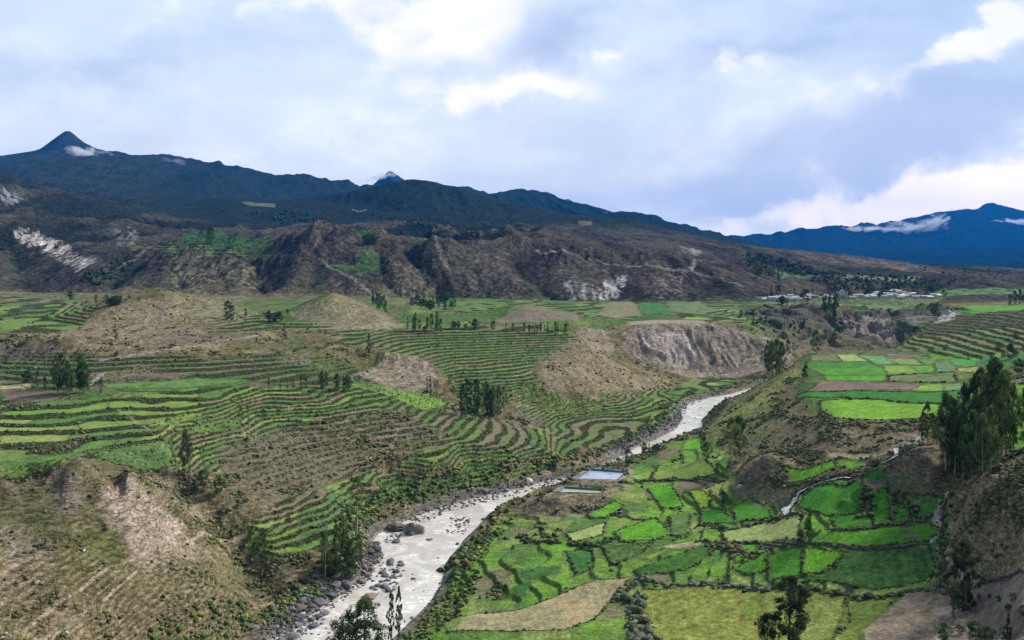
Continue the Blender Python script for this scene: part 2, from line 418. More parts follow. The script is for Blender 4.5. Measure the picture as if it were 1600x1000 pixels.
ZG += sstep(3300, 4300, GY) * ((g4 - .1) * 46 + (fbm(GX / 330 + gn(GX / 800, GY / 900, 18) * .8, GY / 1000, 4, 17, .55, True) - .25) * 44) * (1 - np.exp(-((GX + 3000) / 700) ** 2))
pk = np.hypot(GX - (107 - 800) / F * 5400, (GY - 5400) * .6); ZG += 62 * np.clip(1 - pk / 300, 0, 1) ** 1.2
pk = np.hypot(GX - (1545 - 800) / F * 11500, (GY - 11500) * .6); ZG += 45 * np.clip(1 - pk / 420, 0, 1) ** 1.2
# badlands: flutes running down the steep faces
steep_n = sstep(.3, .6, slope0) * (1 - mtn) * (1 - sstep(330, 430, GY))
steep = sstep(.28, .7, slope0) * (1 - mtn) * sstep(330, 470, GY)
fl = fbm(GX / 17 + gn(GX / 34, GY / 40, 5) * 1.1, GY / 65 + gn(GX / 25, GY / 60, 15) * .6, 5, 31, .6, True)
ZG += steep * (fl - .35) * 6.5 * np.clip(GY / 600, .6, 1.3)
lowr = (1 - mtn)
for u_, v_, y_, hh_, rx_, ry_ in ((1192, 740, 284, 8.5, 8, 9), (1188, 760, 276, 3, 11, 8), (955, 722, 352, 3, 9, 7), (835, 790, 303, 3, 8, 9), (870, 795, 298, 2, 8, 5), (250, 480, 600, 7, 45, 40), (520, 478, 640, 6, 34, 34), (820, 488, 700, 4, 38, 28), (195, 500, 530, 4, 20, 20)):
    ZG += hh_ * np.exp(-((GX - (u_ - 800) / F * y_) / rx_) ** 2 - ((GY - y_) / ry_) ** 2)
nearh = hilly * lowr
f2 = fbm(GX / 7 + gn(GX / 20, GY / 20, 6) * .6, GY / 26, 4, 35, .55, True)
ZG += steep_n * (f2 - .3) * 1.5
gorge = sstep(690, 760, GY) * sstep(960, 900, GY) * sstep(.27, .31, GT) * sstep(.60, .54, GT)
ZG += gorge * (fbm(GX / 42 + gn(GX / 60, GY / 60, 9), GY / 70, 4, 37, .55, True) - .35) * 16 * sstep(46, 40, BASE)
ZG += nearh * (fbm(GX / 26, GY / 34, 4, 41) * 3.2 + fbm(GX / 7, GY / 10, 3, 45, .5, True) * 1.0)
ZG += lowr * (1 - hilly) * fbm(GX / 45, GY / 45, 3, 43) * .9
gl = edge_dist(GX, GY, to_world([(275, 742), (300, 765), (335, 800), (372, 850), (405, 905), (425, 950)], BASE), False) if True else 0
ZG -= 5.5 * np.exp(-(gl / 6.5) ** 2) * (GY < 300)
for u_, y_, hh_, rx_, ry_ in ((130, 228, 3.2, 26, 14), (215, 222, 2.5, 12, 12), (40, 215, 2.0, 18, 16)):
    ZG += hh_ * np.exp(-((GX - (u_ - 800) / F * y_) / rx_) ** 2 - ((GY - y_) / ry_) ** 2)
BASE = ZG.copy()

# ---- the river: its outline on the water surface
RIVER = pts_of('''395,1010 455,985 500,950 540,925 575,893 600,868 583,848 590,834 640,812 665,800 700,790 750,777 800,766 850,752 905,742 955,722 985,704 1010,693
 1052,673 1068,655 1062,643 1075,630 1110,621 1140,616 1175,606 1215,598 1260,590 1262,596 1215,606 1172,616 1150,624 1115,640 1098,655 1096,668 1080,684 1050,695 1003,711 985,722 950,742 860,762
 828,772 790,793 755,815 725,845 697,880 690,915 672,940 652,962 628,985 600,1012 560,1035 520,1065 440,1110 330,1160 240,1140 330,1060''')


def water_z(y): return np.maximum(0, (y - 300) / 60.)


def on_water(u, v):
    k = (v - H0) / F
    y = CZ / k
    if y > 300: y = 105 / (k + 1 / 60)
    return ((u - 800) / F * y, y)


RW = [on_water(u, v) for u, v in RIVER]
w_r = window(RW, 40)
_x = GX[w_r] + WX[w_r] * .5; _y = GY[w_r] + WY[w_r] * .5
rd = edge_dist(_x, _y, RW); rd = np.where(in_poly(_x, _y, RW), rd, -rd)      # + inside
wz = water_z(GY[w_r])
zz = ZG[w_r]
zin = wz - np.clip(rd, 0, 3) * .35 - .05
lift = np.maximum(zz, wz + .15 + np.clip(-rd, 0, 8) * .12)
ZG[w_r] = np.where(rd > 0, zin, np.maximum(np.minimum(zz, wz + .3 + np.maximum(-rd, 0) * .9), wz + .15 + np.clip(-rd, 0, 8) * .10))
RIVD = np.full(GX.shape, -99.); RIVD[w_r] = rd

# ---- flat floors: the two ponds and the fields on the plateau
POND1 = pts_of('898,750 923,735 978,739 963,752'); POND2 = pts_of('872,771 882,763 941,767 938,773')
BASE = ZG.copy()


def level(poly_px, z=None, soft=2.5, dz=0, world=None):
    w, d = region(poly_px, soft, .3, world)
    zc = float(np.mean(ZG[w][d > 0])) if z is None and (d > 0).any() else (z or 0)
    k = sstep(-soft, soft * .2, d)
    ZG[w] = ZG[w] * (1 - k) + (zc + dz) * k
    return zc


POND_W = []
for pp, zp, yy in ((POND1, 8.0, 0), (POND2, 8.9, 0)):
    W = [((u - 800) / F * (CZ - zp) * F / (v - H0), (CZ - zp) * F / (v - H0)) for u, v in pp]
    cx = sum(p[0] for p in W) / 4; cy = sum(p[1] for p in W) / 4
    big = [(cx + (x - cx) * 1.25 + np.sign(x - cx) * 1.5, cy + (y - cy) * 1.25 + np.sign(y - cy) * 2.5) for x, y in W]
    level(None, zp + .55, 5, world=big)
    level(None, zp - 1.2, 1.0, world=W)
    POND_W.append((W, zp))

# ---- terraces: steps cut along the contours
RISER = np.zeros(GX.shape, np.float32); TERR = np.zeros(GX.shape, np.float32)
TID = np.zeros(GX.shape, np.int32); PAL = np.zeros(GX.shape, np.int8)
# outline, step height, riser share, palette
TERRACES = [
    ('0,738 0,622 60,628 180,622 400,604 470,606 560,604 600,640 520,655 440,668 372,690 335,735 285,738 200,722 110,712', .92, .42, 1),
    ('440,668 520,655 600,640 660,660 720,690 640,715 560,740 480,760 400,760 350,710 372,690', 1.2, .5, 3),
    ('560,600 625,603 780,655 900,690 905,712 860,735 720,775 640,785 550,790 480,770 560,742 640,715 720,690 655,655 600,640', 1.1, .42, 2),
    ('385,835 420,800 470,768 530,760 585,790 560,830 500,855 440,875 390,868', 1.05, .42, 1),
    ('540,520 600,515 890,518 905,540 860,560 820,575 855,605 830,630 760,640 720,625 690,575 600,548 530,540', 1.1, .42, 2),
    ('0,600 0,540 150,556 350,556 420,552 560,575 590,600 480,600 300,590 160,612', 1.4, .5, 4),
    ('0,458 120,468 150,485 110,518 0,520', 1.3, .42, 2),
    ('800,640 860,615 930,625 1000,608 1060,606 1130,608 1060,632 1040,655 985,680 930,700 880,690 850,668', .9, .42, 2),
    ('1385,546 1440,522 1520,512 1600,505 1700,500 1700,560 1600,556 1480,556', 1.5, .4, 2),
    ('1380,540 1480,492 1600,485 1700,485 1700,505 1520,512 1440,522', 1.3, .5, 4),
    ('300,500 420,487 450,500 380,522 310,516', 1.1, .45, 2),
    ('0,735 60,728 40,700 0,700', 1.2, .3, 1),
    ('400,494 455,502 540,513 640,515 560,522 420,512', 1.1, .4, 2),
    ('200,380 340,370 430,375 420,398 330,400 260,395', 4.5, .4, 4),
    ('1060,476 1200,492 1260,512 1180,512 1100,500 1060,498', 1.3, .4, 1),
    ('1250,500 1420,470 1500,480 1480,500 1400,515', 2.2, .5, 4),
    ('820,470 1130,462 1160,476 1060,486 900,498', 1.2, .4, 2),
    ('650,470 860,462 880,480 760,490 640,488', 1.2, .4, 2),
    ('1080,590 1130,585 1160,600 1100,608 1060,606', 1.2, .4, 1),
]
mwob = gn(GX / 18, GY / 18, 91) * .5 + gn(GX / 6, GY / 6, 92) * .13
for k, (ps, h, rs, pal) in enumerate(TERRACES):
    w, d = region(pts_of(ps), 4, 2.2)
    m = sstep(-3., 2., d) * (rd_far := 1)
    zb = ZG[w] + mwob[w] * h * .55 + (GX[w] * .004)
    q = zb / h; i = np.floor(q); f = q - i
    rr = np.clip((f - (1 - rs)) / rs, 0, 1)
    zt = (i + f * .10 + .9 * rr ** .8) * h - mwob[w] * h * .12 - GX[w] * .004 + (0)
    zt += np.where(rr > 0, 0, 0)
    m = m * (RIVD[w] < -3)
    ZG[w] = ZG[w] * (1 - m) + zt * m
    on = m > .5
    RISER[w] = np.where(on, np.where(f > 1 - rs, 1., 0), RISER[w]); TERR[w] = np.maximum(TERR[w], m)
    TID[w] = np.where(on, i.astype(np.int32) + k * 1000, TID[w]); PAL[w] = np.where(on, pal, PAL[w])

# ---- gentle steps over the right-hand field land
ZPRE = ZG.copy()
w, d = region(pts_of('985,735 1100,690 1135,700 1150,760 1230,780 1290,752 1390,735 1470,775 1480,820 1460,890 1300,940 1000,925 930,905 700,990 690,930 730,850 800,800 870,800 930,800 985,760'), 4, 2)
m = sstep(-2, 3, d) * (RIVD[w] < -4)
h = 1.5; zb = ZG[w] + mwob[w] * 1.6; q = zb / h; i = np.floor(q); f = q - i; rr = np.clip((f - .87) / .13, 0, 1)
zt = (i + f * .35 + .65 * rr) * h - mwob[w] * 1.6
ZG[w] = ZG[w] * (1 - m) + zt * m
RSTEP = np.zeros(GX.shape, np.float32); RSTEP[w] = np.where((f > .85), m, 0)
# ------------------------------------------------------------------ ground cover: what grows or lies where
def col3(c, shape): return np.broadcast_to(np.array(c, np.float32), shape + (3,)).copy()


def mixc(A, B, m):
    return A * (1 - m[..., None]) + (np.array(B, np.float32) if not isinstance(B, np.ndarray) else B) * m[..., None]


SH = GX.shape
px_n = np.clip(GY / 260, .8, 60)                                   # speckle size grows with distance so it never turns to dust
nA = fbm(GX / 24, GY / 30, 4, 101); nB = np.zeros(SH, np.float32)
for L_ in range(8):                                                # one octave band per distance class, cross-faded
    lev = np.log2(px_n[:, 0]); wt = np.clip(1 - np.abs(lev - L_), 0, 1) + (lev < 0) * (L_ == 0) * (1 - np.clip(1 - np.abs(lev), 0, 1))
    jj = np.nonzero(wt > 0)[0]
    if len(jj):
        a_, b_ = jj[0], jj[-1] + 1; k_ = 1.6 * 2 ** L_
        nB[a_:b_] += wt[a_:b_, None] * fbm(GX[a_:b_] / k_, GY[a_:b_] / (k_ * 1.5), 3, 111 + 7 * L_, .7)
nC = fbm(GX / 85, GY / 130, 4, 121); nD = fbm(GX / 9, GY / 11, 3, 131)
slope1 = np.abs(np.gradient(ZG, axis=0) / np.gradient(GY, axis=0))
COL = col3((.155, .132, .070), SH)
COL = mixc(COL, (.235, .19, .115), sstep(.05, .4, nA + nB * .35))
COL = mixc(COL, (.090, .088, .040), sstep(.0, .45, -nA + nB * .5))
COL = mixc(COL, (.075, .115, .030), sstep(.12, .5, nC + nD * .3) * .7)
COL = mixc(COL, (.045, .050, .022), sstep(.18, .42, nB) * .75)
COL *= np.clip(1 + .85 * nB, .5, 1.7)[..., None]
SHR = sstep(.08, .36, nB * .35 + nD * .7 + nA * .35 + .08)                          # where shrubs stand
COL = mixc(COL, (.060, .064, .028), SHR * .5)
# plateau beyond the gorge: patchwork of small fields
PALS = {
    1: [(.095, .165, .035), (.135, .20, .045), (.18, .225, .065), (.07, .14, .035), (.085, .15, .045), (.115, .155, .05), (.155, .13, .08), (.12, .205, .04)],
    2: [(.075, .14, .035), (.11, .165, .045), (.065, .12, .035), (.095, .15, .045), (.12, .13, .055), (.145, .125, .08), (.075, .135, .04), (.14, .185, .05)],
    3: [(.15, .12, .085), (.12, .10, .068), (.10, .092, .052), (.14, .118, .08), (.08, .095, .04), (.17, .14, .10)],
    4: [(.06, .105, .038), (.095, .10, .052), (.055, .11, .042), (.125, .11, .078), (.085, .13, .045), (.11, .10, .07)],
}
bcell, bedge = voro(GX / 22 + gn(GX / 50, GY / 50, 5) * .4, GY / 42, 201)


def pal_pick(hv, pal):
    a = np.array(PALS[pal], np.float32); return a[np.minimum((hv * len(a)).astype(int), len(a) - 1)]


FIELDCOL = pal_pick(bcell, 2) * (.92 + .25 * nB[..., None])
FIELDCOL = mixc(FIELDCOL, (.06, .075, .03), sstep(.10, .03, bedge))
for ps in ('380,465 1130,464 1200,470 1225,500 1180,515 1080,501 1000,500 900,512 700,514 600,512 430,505 380,500',
           '0,600 200,590 560,596 560,606 400,606 180,624 0,624', '270,500 430,480 430,500 300,512',
           '600,512 900,512 900,522 600,520', '1255,556 1380,545 1540,556 1540,625 1480,655 1290,655 1245,615',
           '1390,508 1440,504 1440,514 1400,516'):
    w, d = region(pts_of(ps), 4, 2)
    COL[w] = mixc(COL[w], FIELDCOL[w], sstep(-2, 1, d)); SHR[w] *= 1 - sstep(-3, 1, d)

# mountains
m_far = sstep(900, 1050, GY)
mc = col3((.094, .084, .084), SH)
mA = fbm(GX / 260, GY / 420, 5, 141, .6); mB = fbm(GX / 60, GY / 130, 4, 151, .65)
mc = mixc(mc, (.062, .070, .046), sstep(-.1, .3, mA)); mc = mixc(mc, (.125, .108, .078), sstep(.15, .5, mB - mA * .3) * .6); mc *= np.clip(1 + .55 * nB + .35 * mB, .5, 1.6)[..., None]
mc = mixc(mc, (.035, .045, .036), sstep(.05, .3, -mB * .9 + nB * .5) * .8)
mc = mixc(mc, (.17, .155, .13), sstep(.38, .55, g2 * .7 + nB * .45) * .5)
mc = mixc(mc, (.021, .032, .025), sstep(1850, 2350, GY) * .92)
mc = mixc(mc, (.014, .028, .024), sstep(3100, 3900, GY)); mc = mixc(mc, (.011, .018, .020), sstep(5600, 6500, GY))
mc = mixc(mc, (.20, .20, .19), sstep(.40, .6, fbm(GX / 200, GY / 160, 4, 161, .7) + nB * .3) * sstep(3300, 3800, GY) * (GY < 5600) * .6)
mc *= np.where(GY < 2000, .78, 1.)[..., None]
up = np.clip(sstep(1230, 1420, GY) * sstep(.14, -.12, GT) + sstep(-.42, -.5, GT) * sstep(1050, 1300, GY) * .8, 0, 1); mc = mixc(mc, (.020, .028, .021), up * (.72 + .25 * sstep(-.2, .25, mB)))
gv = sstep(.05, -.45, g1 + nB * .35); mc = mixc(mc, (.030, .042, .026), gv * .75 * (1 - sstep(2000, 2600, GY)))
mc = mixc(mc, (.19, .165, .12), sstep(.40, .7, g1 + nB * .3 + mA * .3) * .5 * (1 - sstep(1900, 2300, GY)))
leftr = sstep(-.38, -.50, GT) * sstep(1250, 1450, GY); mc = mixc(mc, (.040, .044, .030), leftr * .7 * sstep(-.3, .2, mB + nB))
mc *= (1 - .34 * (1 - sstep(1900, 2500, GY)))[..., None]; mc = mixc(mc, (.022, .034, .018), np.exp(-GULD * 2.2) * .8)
COL *= .97
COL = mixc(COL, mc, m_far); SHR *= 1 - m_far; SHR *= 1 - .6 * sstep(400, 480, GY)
# sheep tracks: pale treads that follow the contours of the steep scrub
trk = np.abs(((ZG + nA * 1.2 + nD * .35) / .95) % 1 - .5) * 2
COL = mixc(COL, (.27, .22, .15), sstep(.72, .95, trk) * sstep(.2, .4, slope1) * (GY < 620) * (1 - TERR) * .55 * sstep(-.3, .2, nA + nB))
COL = mixc(COL, (.055, .050, .030), sstep(.35, .1, trk) * sstep(.2, .4, slope1) * (GY < 620) * (1 - TERR) * .5)

# terraces: grassy treads in parcels, stony bushy risers
tm = TERR
plen = 22 + 30 * rnd(TID, TID * 0, 5)
along = GX * .9 + GY * .35 + gn(GX / 30, GY / 30, 6) * 4
hv = rnd(np.floor(along / plen).astype(np.int64), TID, 77)
big = rnd(np.floor(GX / 70).astype(np.int64), np.floor(GY / 60).astype(np.int64), 78)
tcol = np.zeros(SH + (3,), np.float32)
for p in PALS:
    hh = hv * .8 + .2 * big
    tcol = np.where((PAL == p)[..., None], pal_pick(hh, p), tcol)
tcol = tcol * (1.1 + .35 * np.clip(nB[..., None] + .3, 0, 1.2))
edge_b = np.abs(along / plen - np.round(along / plen)) * plen
tcol = mixc(tcol, (.06, .07, .03), (edge_b < .5) * .6)
rcol = mixc(col3((.034, .042, .018), SH), (.12, .10, .07), sstep(.1, .45, nB + (PAL == 3) * .15))
rcol = mixc(rcol, (.04, .068, .020), sstep(.1, .4, nD))
rcol = np.where(np.isin(PAL, (3,))[..., None], mixc(rcol, (.20, .165, .12), sstep(-.1, .3, nB) * .7), rcol)
tcol = np.where((RISER > .5)[..., None], rcol, tcol)
wild = np.where(PAL == 3, sstep(-.05, .4, fbm(GX / 30, GY / 22, 3, 171)) * .8, sstep(.25, .5, fbm(GX / 30, GY / 22, 3, 171)) * np.where(PAL == 1, .25, .85))
tcol = mixc(tcol, COL, wild * .8)
COL = mixc(COL, tcol, sstep(.3, .7, tm)); SHR *= 1 - tm * (1 - np.maximum(wild, RISER * .6))
BUSHY = tm * RISER                                                  # hedge plants along terrace walls

# ---- the right-hand farm land
FRM = '985,735 1060,690 1100,682 1135,700 1150,760 1230,780 1290,752 1390,735 1470,775 1480,820 1470,890 1330,1000 1300,1030 900,1030 700,1010 640,990 690,930 700,890 730,850 800,800 870,805 930,800 985,760'
w, d = region(pts_of(FRM), 4, 2)
fc = pal_pick(voro(GX[w] / 13 + nA[w], GY[w] / 12 + nA[w] * .7, 301)[0], 1) * (.85 + .3 * nB[w][..., None])
cell_ = voro(GX[w] / 13 + nA[w], GY[w] / 12 + nA[w] * .7, 301); fc = fc * (1 + .13 * np.sin((GX[w] * np.cos(cell_[0] * 9) + GY[w] * np.sin(cell_[0] * 9)) * 3.6))[..., None]; fc = mixc(fc, (.05, .085, .025), sstep(.07, .02, cell_[1]) * .6); fc = mixc(fc, (.045, .11, .02), sstep(.05, .45, nD[w] + nB[w] * .4) * .8); fc = fc * 1.15; fc = mixc(fc, (.12, .26, .028), sstep(.0, .4, nA[w]) * .75)
fc = np.where((RSTEP[w] > .3)[..., None], fc * .45 + .55 * mixc(col3((.05, .07, .025), fc.shape[:2]), (.13, .11, .08), sstep(0, .3, nB[w])), fc)
k = sstep(-2.5, 1, d); COL[w] = mixc(COL[w], fc, k); SHR[w] = SHR[w] * (1 - k) + k * sstep(.25, .5, nD[w] + .2 * nB[w]) * .35

EM, LI, YG, OL, TN, TE, BR, PG, DG, MZ, OS = (.045, .165, .018), (.095, .255, .022), (.165, .265, .035), (.145, .185, .055), (.30, .26, .15), (.07, .19, .07), \
    (.17, .125, .105), (.235, .29, .10), (.035, .125, .025), (.055, .125, .030), (.19, .215, .05)
# outline in photo pixels; cover; speckle; rows; hedge phrase ('' = no hedge of its own)
FIELDS = [
    ('1265,611 1285,595 1442,600 1435,609', BR, .5, 0, ''), ('1282,627 1320,624 1400,625 1470,632 1470,652 1415,655 1305,654 1282,640', (.15, .30, .035), 1., 0, 'wide pasture at the front rim of the upper terrace'),
    ('1250,615 1335,611 1500,610 1500,631 1380,625 1287,622 1247,622', (.045, .17, .03), .4, 0, 'dark green strip behind the wide pasture'),
    ('1265,575 1385,575 1385,587 1290,586', (.08, .23, .03), .3, 0, ''), ('1290,587 1385,588 1385,595 1292,594', (.09, .27, .025), .3, 0, ''),
    ('1265,565 1350,565 1380,575 1262,574', (.06, .19, .035), .3, 0, ''), ('1270,555 1305,554 1315,564 1267,564', (.16, .16, .07), .5, 0, ''),
    ('1307,554 1335,553 1355,564 1317,564', (.25, .30, .12), .3, 0, ''), ('1342,555 1385,558 1405,567 1375,570', (.12, .27, .11), .3, 0, ''),
    ('1387,552 1445,554 1425,559 1390,559', BR, .5, 0, ''), ('1385,560 1430,561 1440,570 1407,569', (.17, .26, .08), .3, 0, ''),
    ('1382,571 1425,572 1435,582 1387,585', (.17, .29, .06), .3, 0, ''), ('1432,561 1460,562 1465,567 1450,570', (.09, .24, .05), .3, 0, ''),
    ('1425,572 1457,572 1462,580 1437,582', (.10, .27, .04), .3, 0, ''), ('1462,566 1490,565 1497,574 1482,581 1465,580', (.10, .19, .09), 1., 0, ''),
    ('1482,560 1532,559 1532,570 1495,571', (.07, .26, .05), .3, 0, ''), ('1450,555 1495,556 1482,561 1460,561', LI, .3, 0, ''),
    ('1495,575 1530,572 1530,580 1497,580', (.23, .28, .09), .3, 0, ''), ('1387,587 1490,581 1497,597 1390,596', (.12, .165, .065), 1.2, 0, 'speckled olive plot on the upper terrace'),
    ('1442,601 1477,600 1477,610 1425,610', (.17, .28, .05), .3, 0, ''), ('1477,600 1510,599 1510,610 1477,610', (.15, .24, .09), .3, 0, ''),
    ('1530,560 1600,556 1600,575 1530,575', (.06, .16, .05), .8, 0, ''), ('1580,600 1640,600 1640,690 1560,690 1570,650', (.12, .25, .03), .8, 0, 'bright meadow right of the tall grove'),
    ('1215,721 1305,719 1307,732 1272,745 1232,755 1230,737', LI, .6, 0, 'bright green plot beside the conical knoll'),
    ('1310,719 1355,720 1357,727 1330,732 1310,727', LI, .4, 0, ''), ('1292,706 1360,710 1355,717 1295,716', TN, .6, 0, ''),
    ('1267,757 1335,745 1350,775 1347,800 1290,807 1247,790', EM, .5, 0, 'large emerald field below the stream'),
    ('1347,740 1380,734 1387,750 1360,757', EM, .5, 0, ''), ('1350,755 1387,752 1387,762 1367,771', BR, .6, 0, ''),
    ('1360,772 1387,763 1392,825 1365,825', EM, .4, 0, 'narrow emerald strip running towards the camera'),
    ('1397,775 1415,780 1425,812 1397,822', (.05, .17, .02), .5, 0, 'short emerald strip with shrubs on both sides'),
    ('1415,775 1477,775 1460,802 1430,812', (.05, .17, .02), .8, 0, 'emerald corner field under the brown slope'),
    ('1295,810 1360,802 1360,825 1307,827', EM, .4, 0, 'small emerald plot below the large emerald field'),
    ('1262,850 1285,830 1350,830 1450,817 1466,825 1452,847 1362,857', (.075, .21, .02), .9, 0, 'long green strip above the maize field'),
    ('1412,832 1432,836 1430,843 1415,838', BR, .4, 0, ''),
    ('1322,862 1450,855 1467,882 1412,915 1360,922 1250,910 1305,893', MZ, 1.6, 1, 'broad speckled maize field'),
    ('1257,860 1322,862 1287,893 1252,902', LI, .5, 0, 'curved lime plot left of the maize field'), ('1200,870 1257,858 1250,900 1200,910', (.06, .19, .02), .5, 0, 'green plot left of the curved lime plot'),
    ('1127,835 1200,815 1250,806 1250,846 1190,850 1135,847', PG, .4, 0, 'pale lime field left of the round dark trees'),
    ('995,922 1170,920 1320,930 1330,970 1290,1010 1040,1020 1005,950', OS, 1.3, 2, 'wide yellow field at the bottom of the valley view'),
    ('800,957 935,905 985,905 930,967 882,985 700,990 690,970', (.26, .235, .125), .7, 1, 'fallow tan slope near the river bend'),
    ('960,832 1025,810 1050,838 1017,845 970,848', (.085, .23, .02), .5, 0, 'bowl-shaped green meadow with the white post'),
    ('1012,765 1050,757 1067,792 1035,798', (.07, .225, .02), .5, 0, 'lime quadrangle right of the ponds'), ('1070,770 1087,767 1115,782 1097,797', (.16, .28, .03), .5, 0, 'yellow-green plot with the pale boulder'),
    ('1097,800 1125,795 1150,820 1095,820', EM, .4, 0, 'small deep green plot below the pale boulder'), ('1140,795 1170,780 1205,790 1205,812 1150,815', (.055, .19, .02), .5, 0, 'rounded green field at the foot of the conical knoll'),
    ('917,805 960,782 977,790 947,810 925,811', LI, .5, 0, 'small lime plot below the greenish pond'), ('885,835 945,817 942,837 895,850', PG, .5, 0, 'pale green plot near the river terrace edge'),
    ('852,825 900,812 880,832', (.17, .2, .07), .5, 0, ''), ('1045,807 1077,805 1077,835 1050,837', (.09, .15, .05), .8, 2, 'grey-green plot right of the bowl meadow'),
    ('940,855 1020,850 1000,867 955,885', (.07, .125, .035), 1.2, 2, 'dark crop plot with fine furrows'), ('990,893 1107,852 1112,867 1070,892 1000,903', (.045, .115, .022), 1., 2, 'dark green potato field'),
    ('1002,872 1050,857 1015,877', YG, .3, 0, ''), ('1020,857 1102,842 1095,852 1050,858', TN, .6, 0, ''), ('1132,855 1185,850 1185,865 1150,880', LI, .6, 0, 'bright plot below the pale lime field'),
    ('1147,890 1200,862 1200,892 1167,900', (.06, .18, .02), .5, 0, 'deep green wedge above the yellow field'),
    ('1015,750 1030,728 1100,718 1120,742', (.13, .20, .045), .5, 0, 'olive meadow across the stone wall'), ('980,745 1015,738 1012,750', (.15, .25, .05), .5, 0, ''),
    ('1067,702 1075,687 1095,680 1092,700', LI, .3, 0, ''), ('885,862 925,860 922,890 900,900', (.04, .125, .03), 1., 2, 'dark plot with potato rows'),
    ('810,890 880,885 870,900 812,905', (.05, .12, .035), 1.2, 2, ''), ('800,918 832,908 820,930 790,935', (.045, .12, .035), 1.2, 2, ''),
    ('1160,940 1190,930 1185,965 1165,968', (.14, .19, .035), .8, 0, ''), ('1200,945 1320,935 1300,1000 1200,1000', (.21, .25, .065), .9, 2, ''), ('1330,935 1392,935 1378,990 1300,1010', (.12, .17, .035), .9, 2, ''),
    ('1350,985 1420,925 1470,918 1480,935 1500,1010 1350,1010', (.21, .17, .125), .8, 0, ''), ('1470,925 1700,880 1700,1010 1500,1010 1450,960', (.22, .175, .14), 1., 0, ''),
    ('0,735 45,722 100,712 90,735 0,745', (.12, .20, .04), .5, 0, ''), ('130,706 265,690 275,722 225,736 180,725', (.09, .155, .05), .8, 2, 'wide field behind the brown hill'), ('5,722 90,706 120,712 60,732', (.08, .155, .04), .8, 2, ''),
    ('300,668 345,655 375,655 372,672 310,676', (.10, .165, .05), .6, 0, ''), ('215,662 300,645 320,650 240,668', (.14, .21, .05), .5, 0, ''),
    ('540,600 600,603 690,625 700,638 660,640 600,615', (.13, .215, .045), .9, 1, ''), ('690,640 715,650 705,646', TE, .3, 0, ''),
    ('930,492 960,470 985,470 1003,492 960,497', (.17, .165, .09), .5, 0, ''), ('995,475 1030,472 1055,487 1005,490', (.05, .15, .045), .3, 0, ''), ('1040,474 1090,472 1130,486 1060,487', (.12, .17, .08), .4, 0, ''),
    ('980,503 1100,502 1105,507 985,508', (.30, .25, .18), .3, 0, ''), ('760,500 830,478 900,488 905,503 790,506', (.155, .135, .10), .5, 0, ''),
    ('515,412 560,413 560,422 517,420', (.07, .14, .045), .4, 0, ''), ('555,405 590,395 600,420 560,428', (.055, .095, .04), .6, 1, ''), ('550,358 585,363 590,372 560,368', (.05, .10, .035), .3, 0, ''),
    ('375,315 430,318 430,324 390,322', (.12, .135, .08), .3, 0, ''), ('285,362 420,368 430,388 340,392 278,385', (.042, .080, .032), .8, 1, ''), ('903,345 925,346 925,352 905,352', (.13, .13, .09), .3, 0, ''),
    ('1310,428 1440,432 1425,441 1320,436', (.16, .21, .10), .4, 0, ''), ('1200,420 1260,430 1290,434 1220,436', (.09, .17, .07), .5, 0, ''), ('1460,455 1600,450 1600,458 1480,462', (.12, .22, .09), .5, 0, ''),
    ('1500,478 1620,476 1620,484 1500,486', (.10, .24, .04), .5, 0, ''), ('1180,463 1380,462 1480,464 1440,473 1200,474', (.13, .18, .08), .6, 0, ''), ('110,592 260,600 300,585 220,578', (.14, .115, .08), .8, 0, ''),
    ('0,608 60,606 100,612 90,625 20,632', (.14, .125, .085), .8, 0, ''), ('160,598 320,592 380,596 300,606 170,606', (.10, .19, .055), .6, 0, ''), ('0,603 50,600 50,606 0,608', (.28, .27, .15), .4, 0, ''),
]
HEDGES = []; FIELDM = np.zeros(SH, np.float32)
w, d = region(pts_of(FRM), 4, 2); FIELDM[w] = .75 * sstep(-2, 1, d)
for fi_, (ps, c, sp, furrow, phrase) in enumerate(FIELDS):
    Wp = to_world(pts_of(ps), ZG)
    ym = sum(p[1] for p in Wp) / len(Wp)
    w, d = region(None, 1.5, .55 if ym < 520 else .3, Wp)
    k = sstep(-.3, .5, d) if ym < 700 else sstep(-3, 3, d)
    k = k * (RIVD[w] < -1)
    sc = c * np.ones(3, np.float32); f = np.ones(d.shape, np.float32)
    f += .22 * np.clip(fbm(GX[w] / 5, GY[w] / 6, 3, 700 + fi_), -.6, .6) + (.14 + sp * .32) * np.clip(nB[w] * 1.5, -1, 1) + .16 * nD[w] + .12 * nA[w]
    if furrow:
        ang = rnd(np.array([fi_]), np.array([3]))[0] * 1.2 + (.3 if furrow == 2 else 1.0)
        f += (.07 if ym < 260 else .12) * np.sin((GX[w] * math.sin(ang) + GY[w] * math.cos(ang) + nA[w] * 2) * (2 * math.pi / (1.5 + ym / 500)))
    cc = sc * f[..., None]
    cc = mixc(cc, (sc * np.array([1.5, 1.12, 1.2])).astype(np.float32), sstep(.1, .5, nA[w] + nD[w] * .5) * .4)
    if ym < 700 and Wp[0][0] > -40 and Wp[0][1] < 520: ZG[w] = ZG[w] * (1 - k) + ZPRE[w] * k
    if ym < 700:
        hw = .55 + ym / 900
        hb = .55 * sstep(hw * 1.3, hw * .5, np.abs(d + hw * .5)) * (.35 + .65 * sstep(-.3, .1, nD[w]))
        COL[w] = mixc(COL[w], mixc(col3((.05, .07, .022), d.shape), (.15, .13, .09), sstep(.05, .35, nB[w])), hb)
        ZG[w] += hb * .25
    COL[w] = mixc(COL[w], cc, k); SHR[w] *= 1 - k; FIELDM[w] = np.maximum(FIELDM[w], k)
    if phrase: HEDGES.append((phrase, Wp, ym))

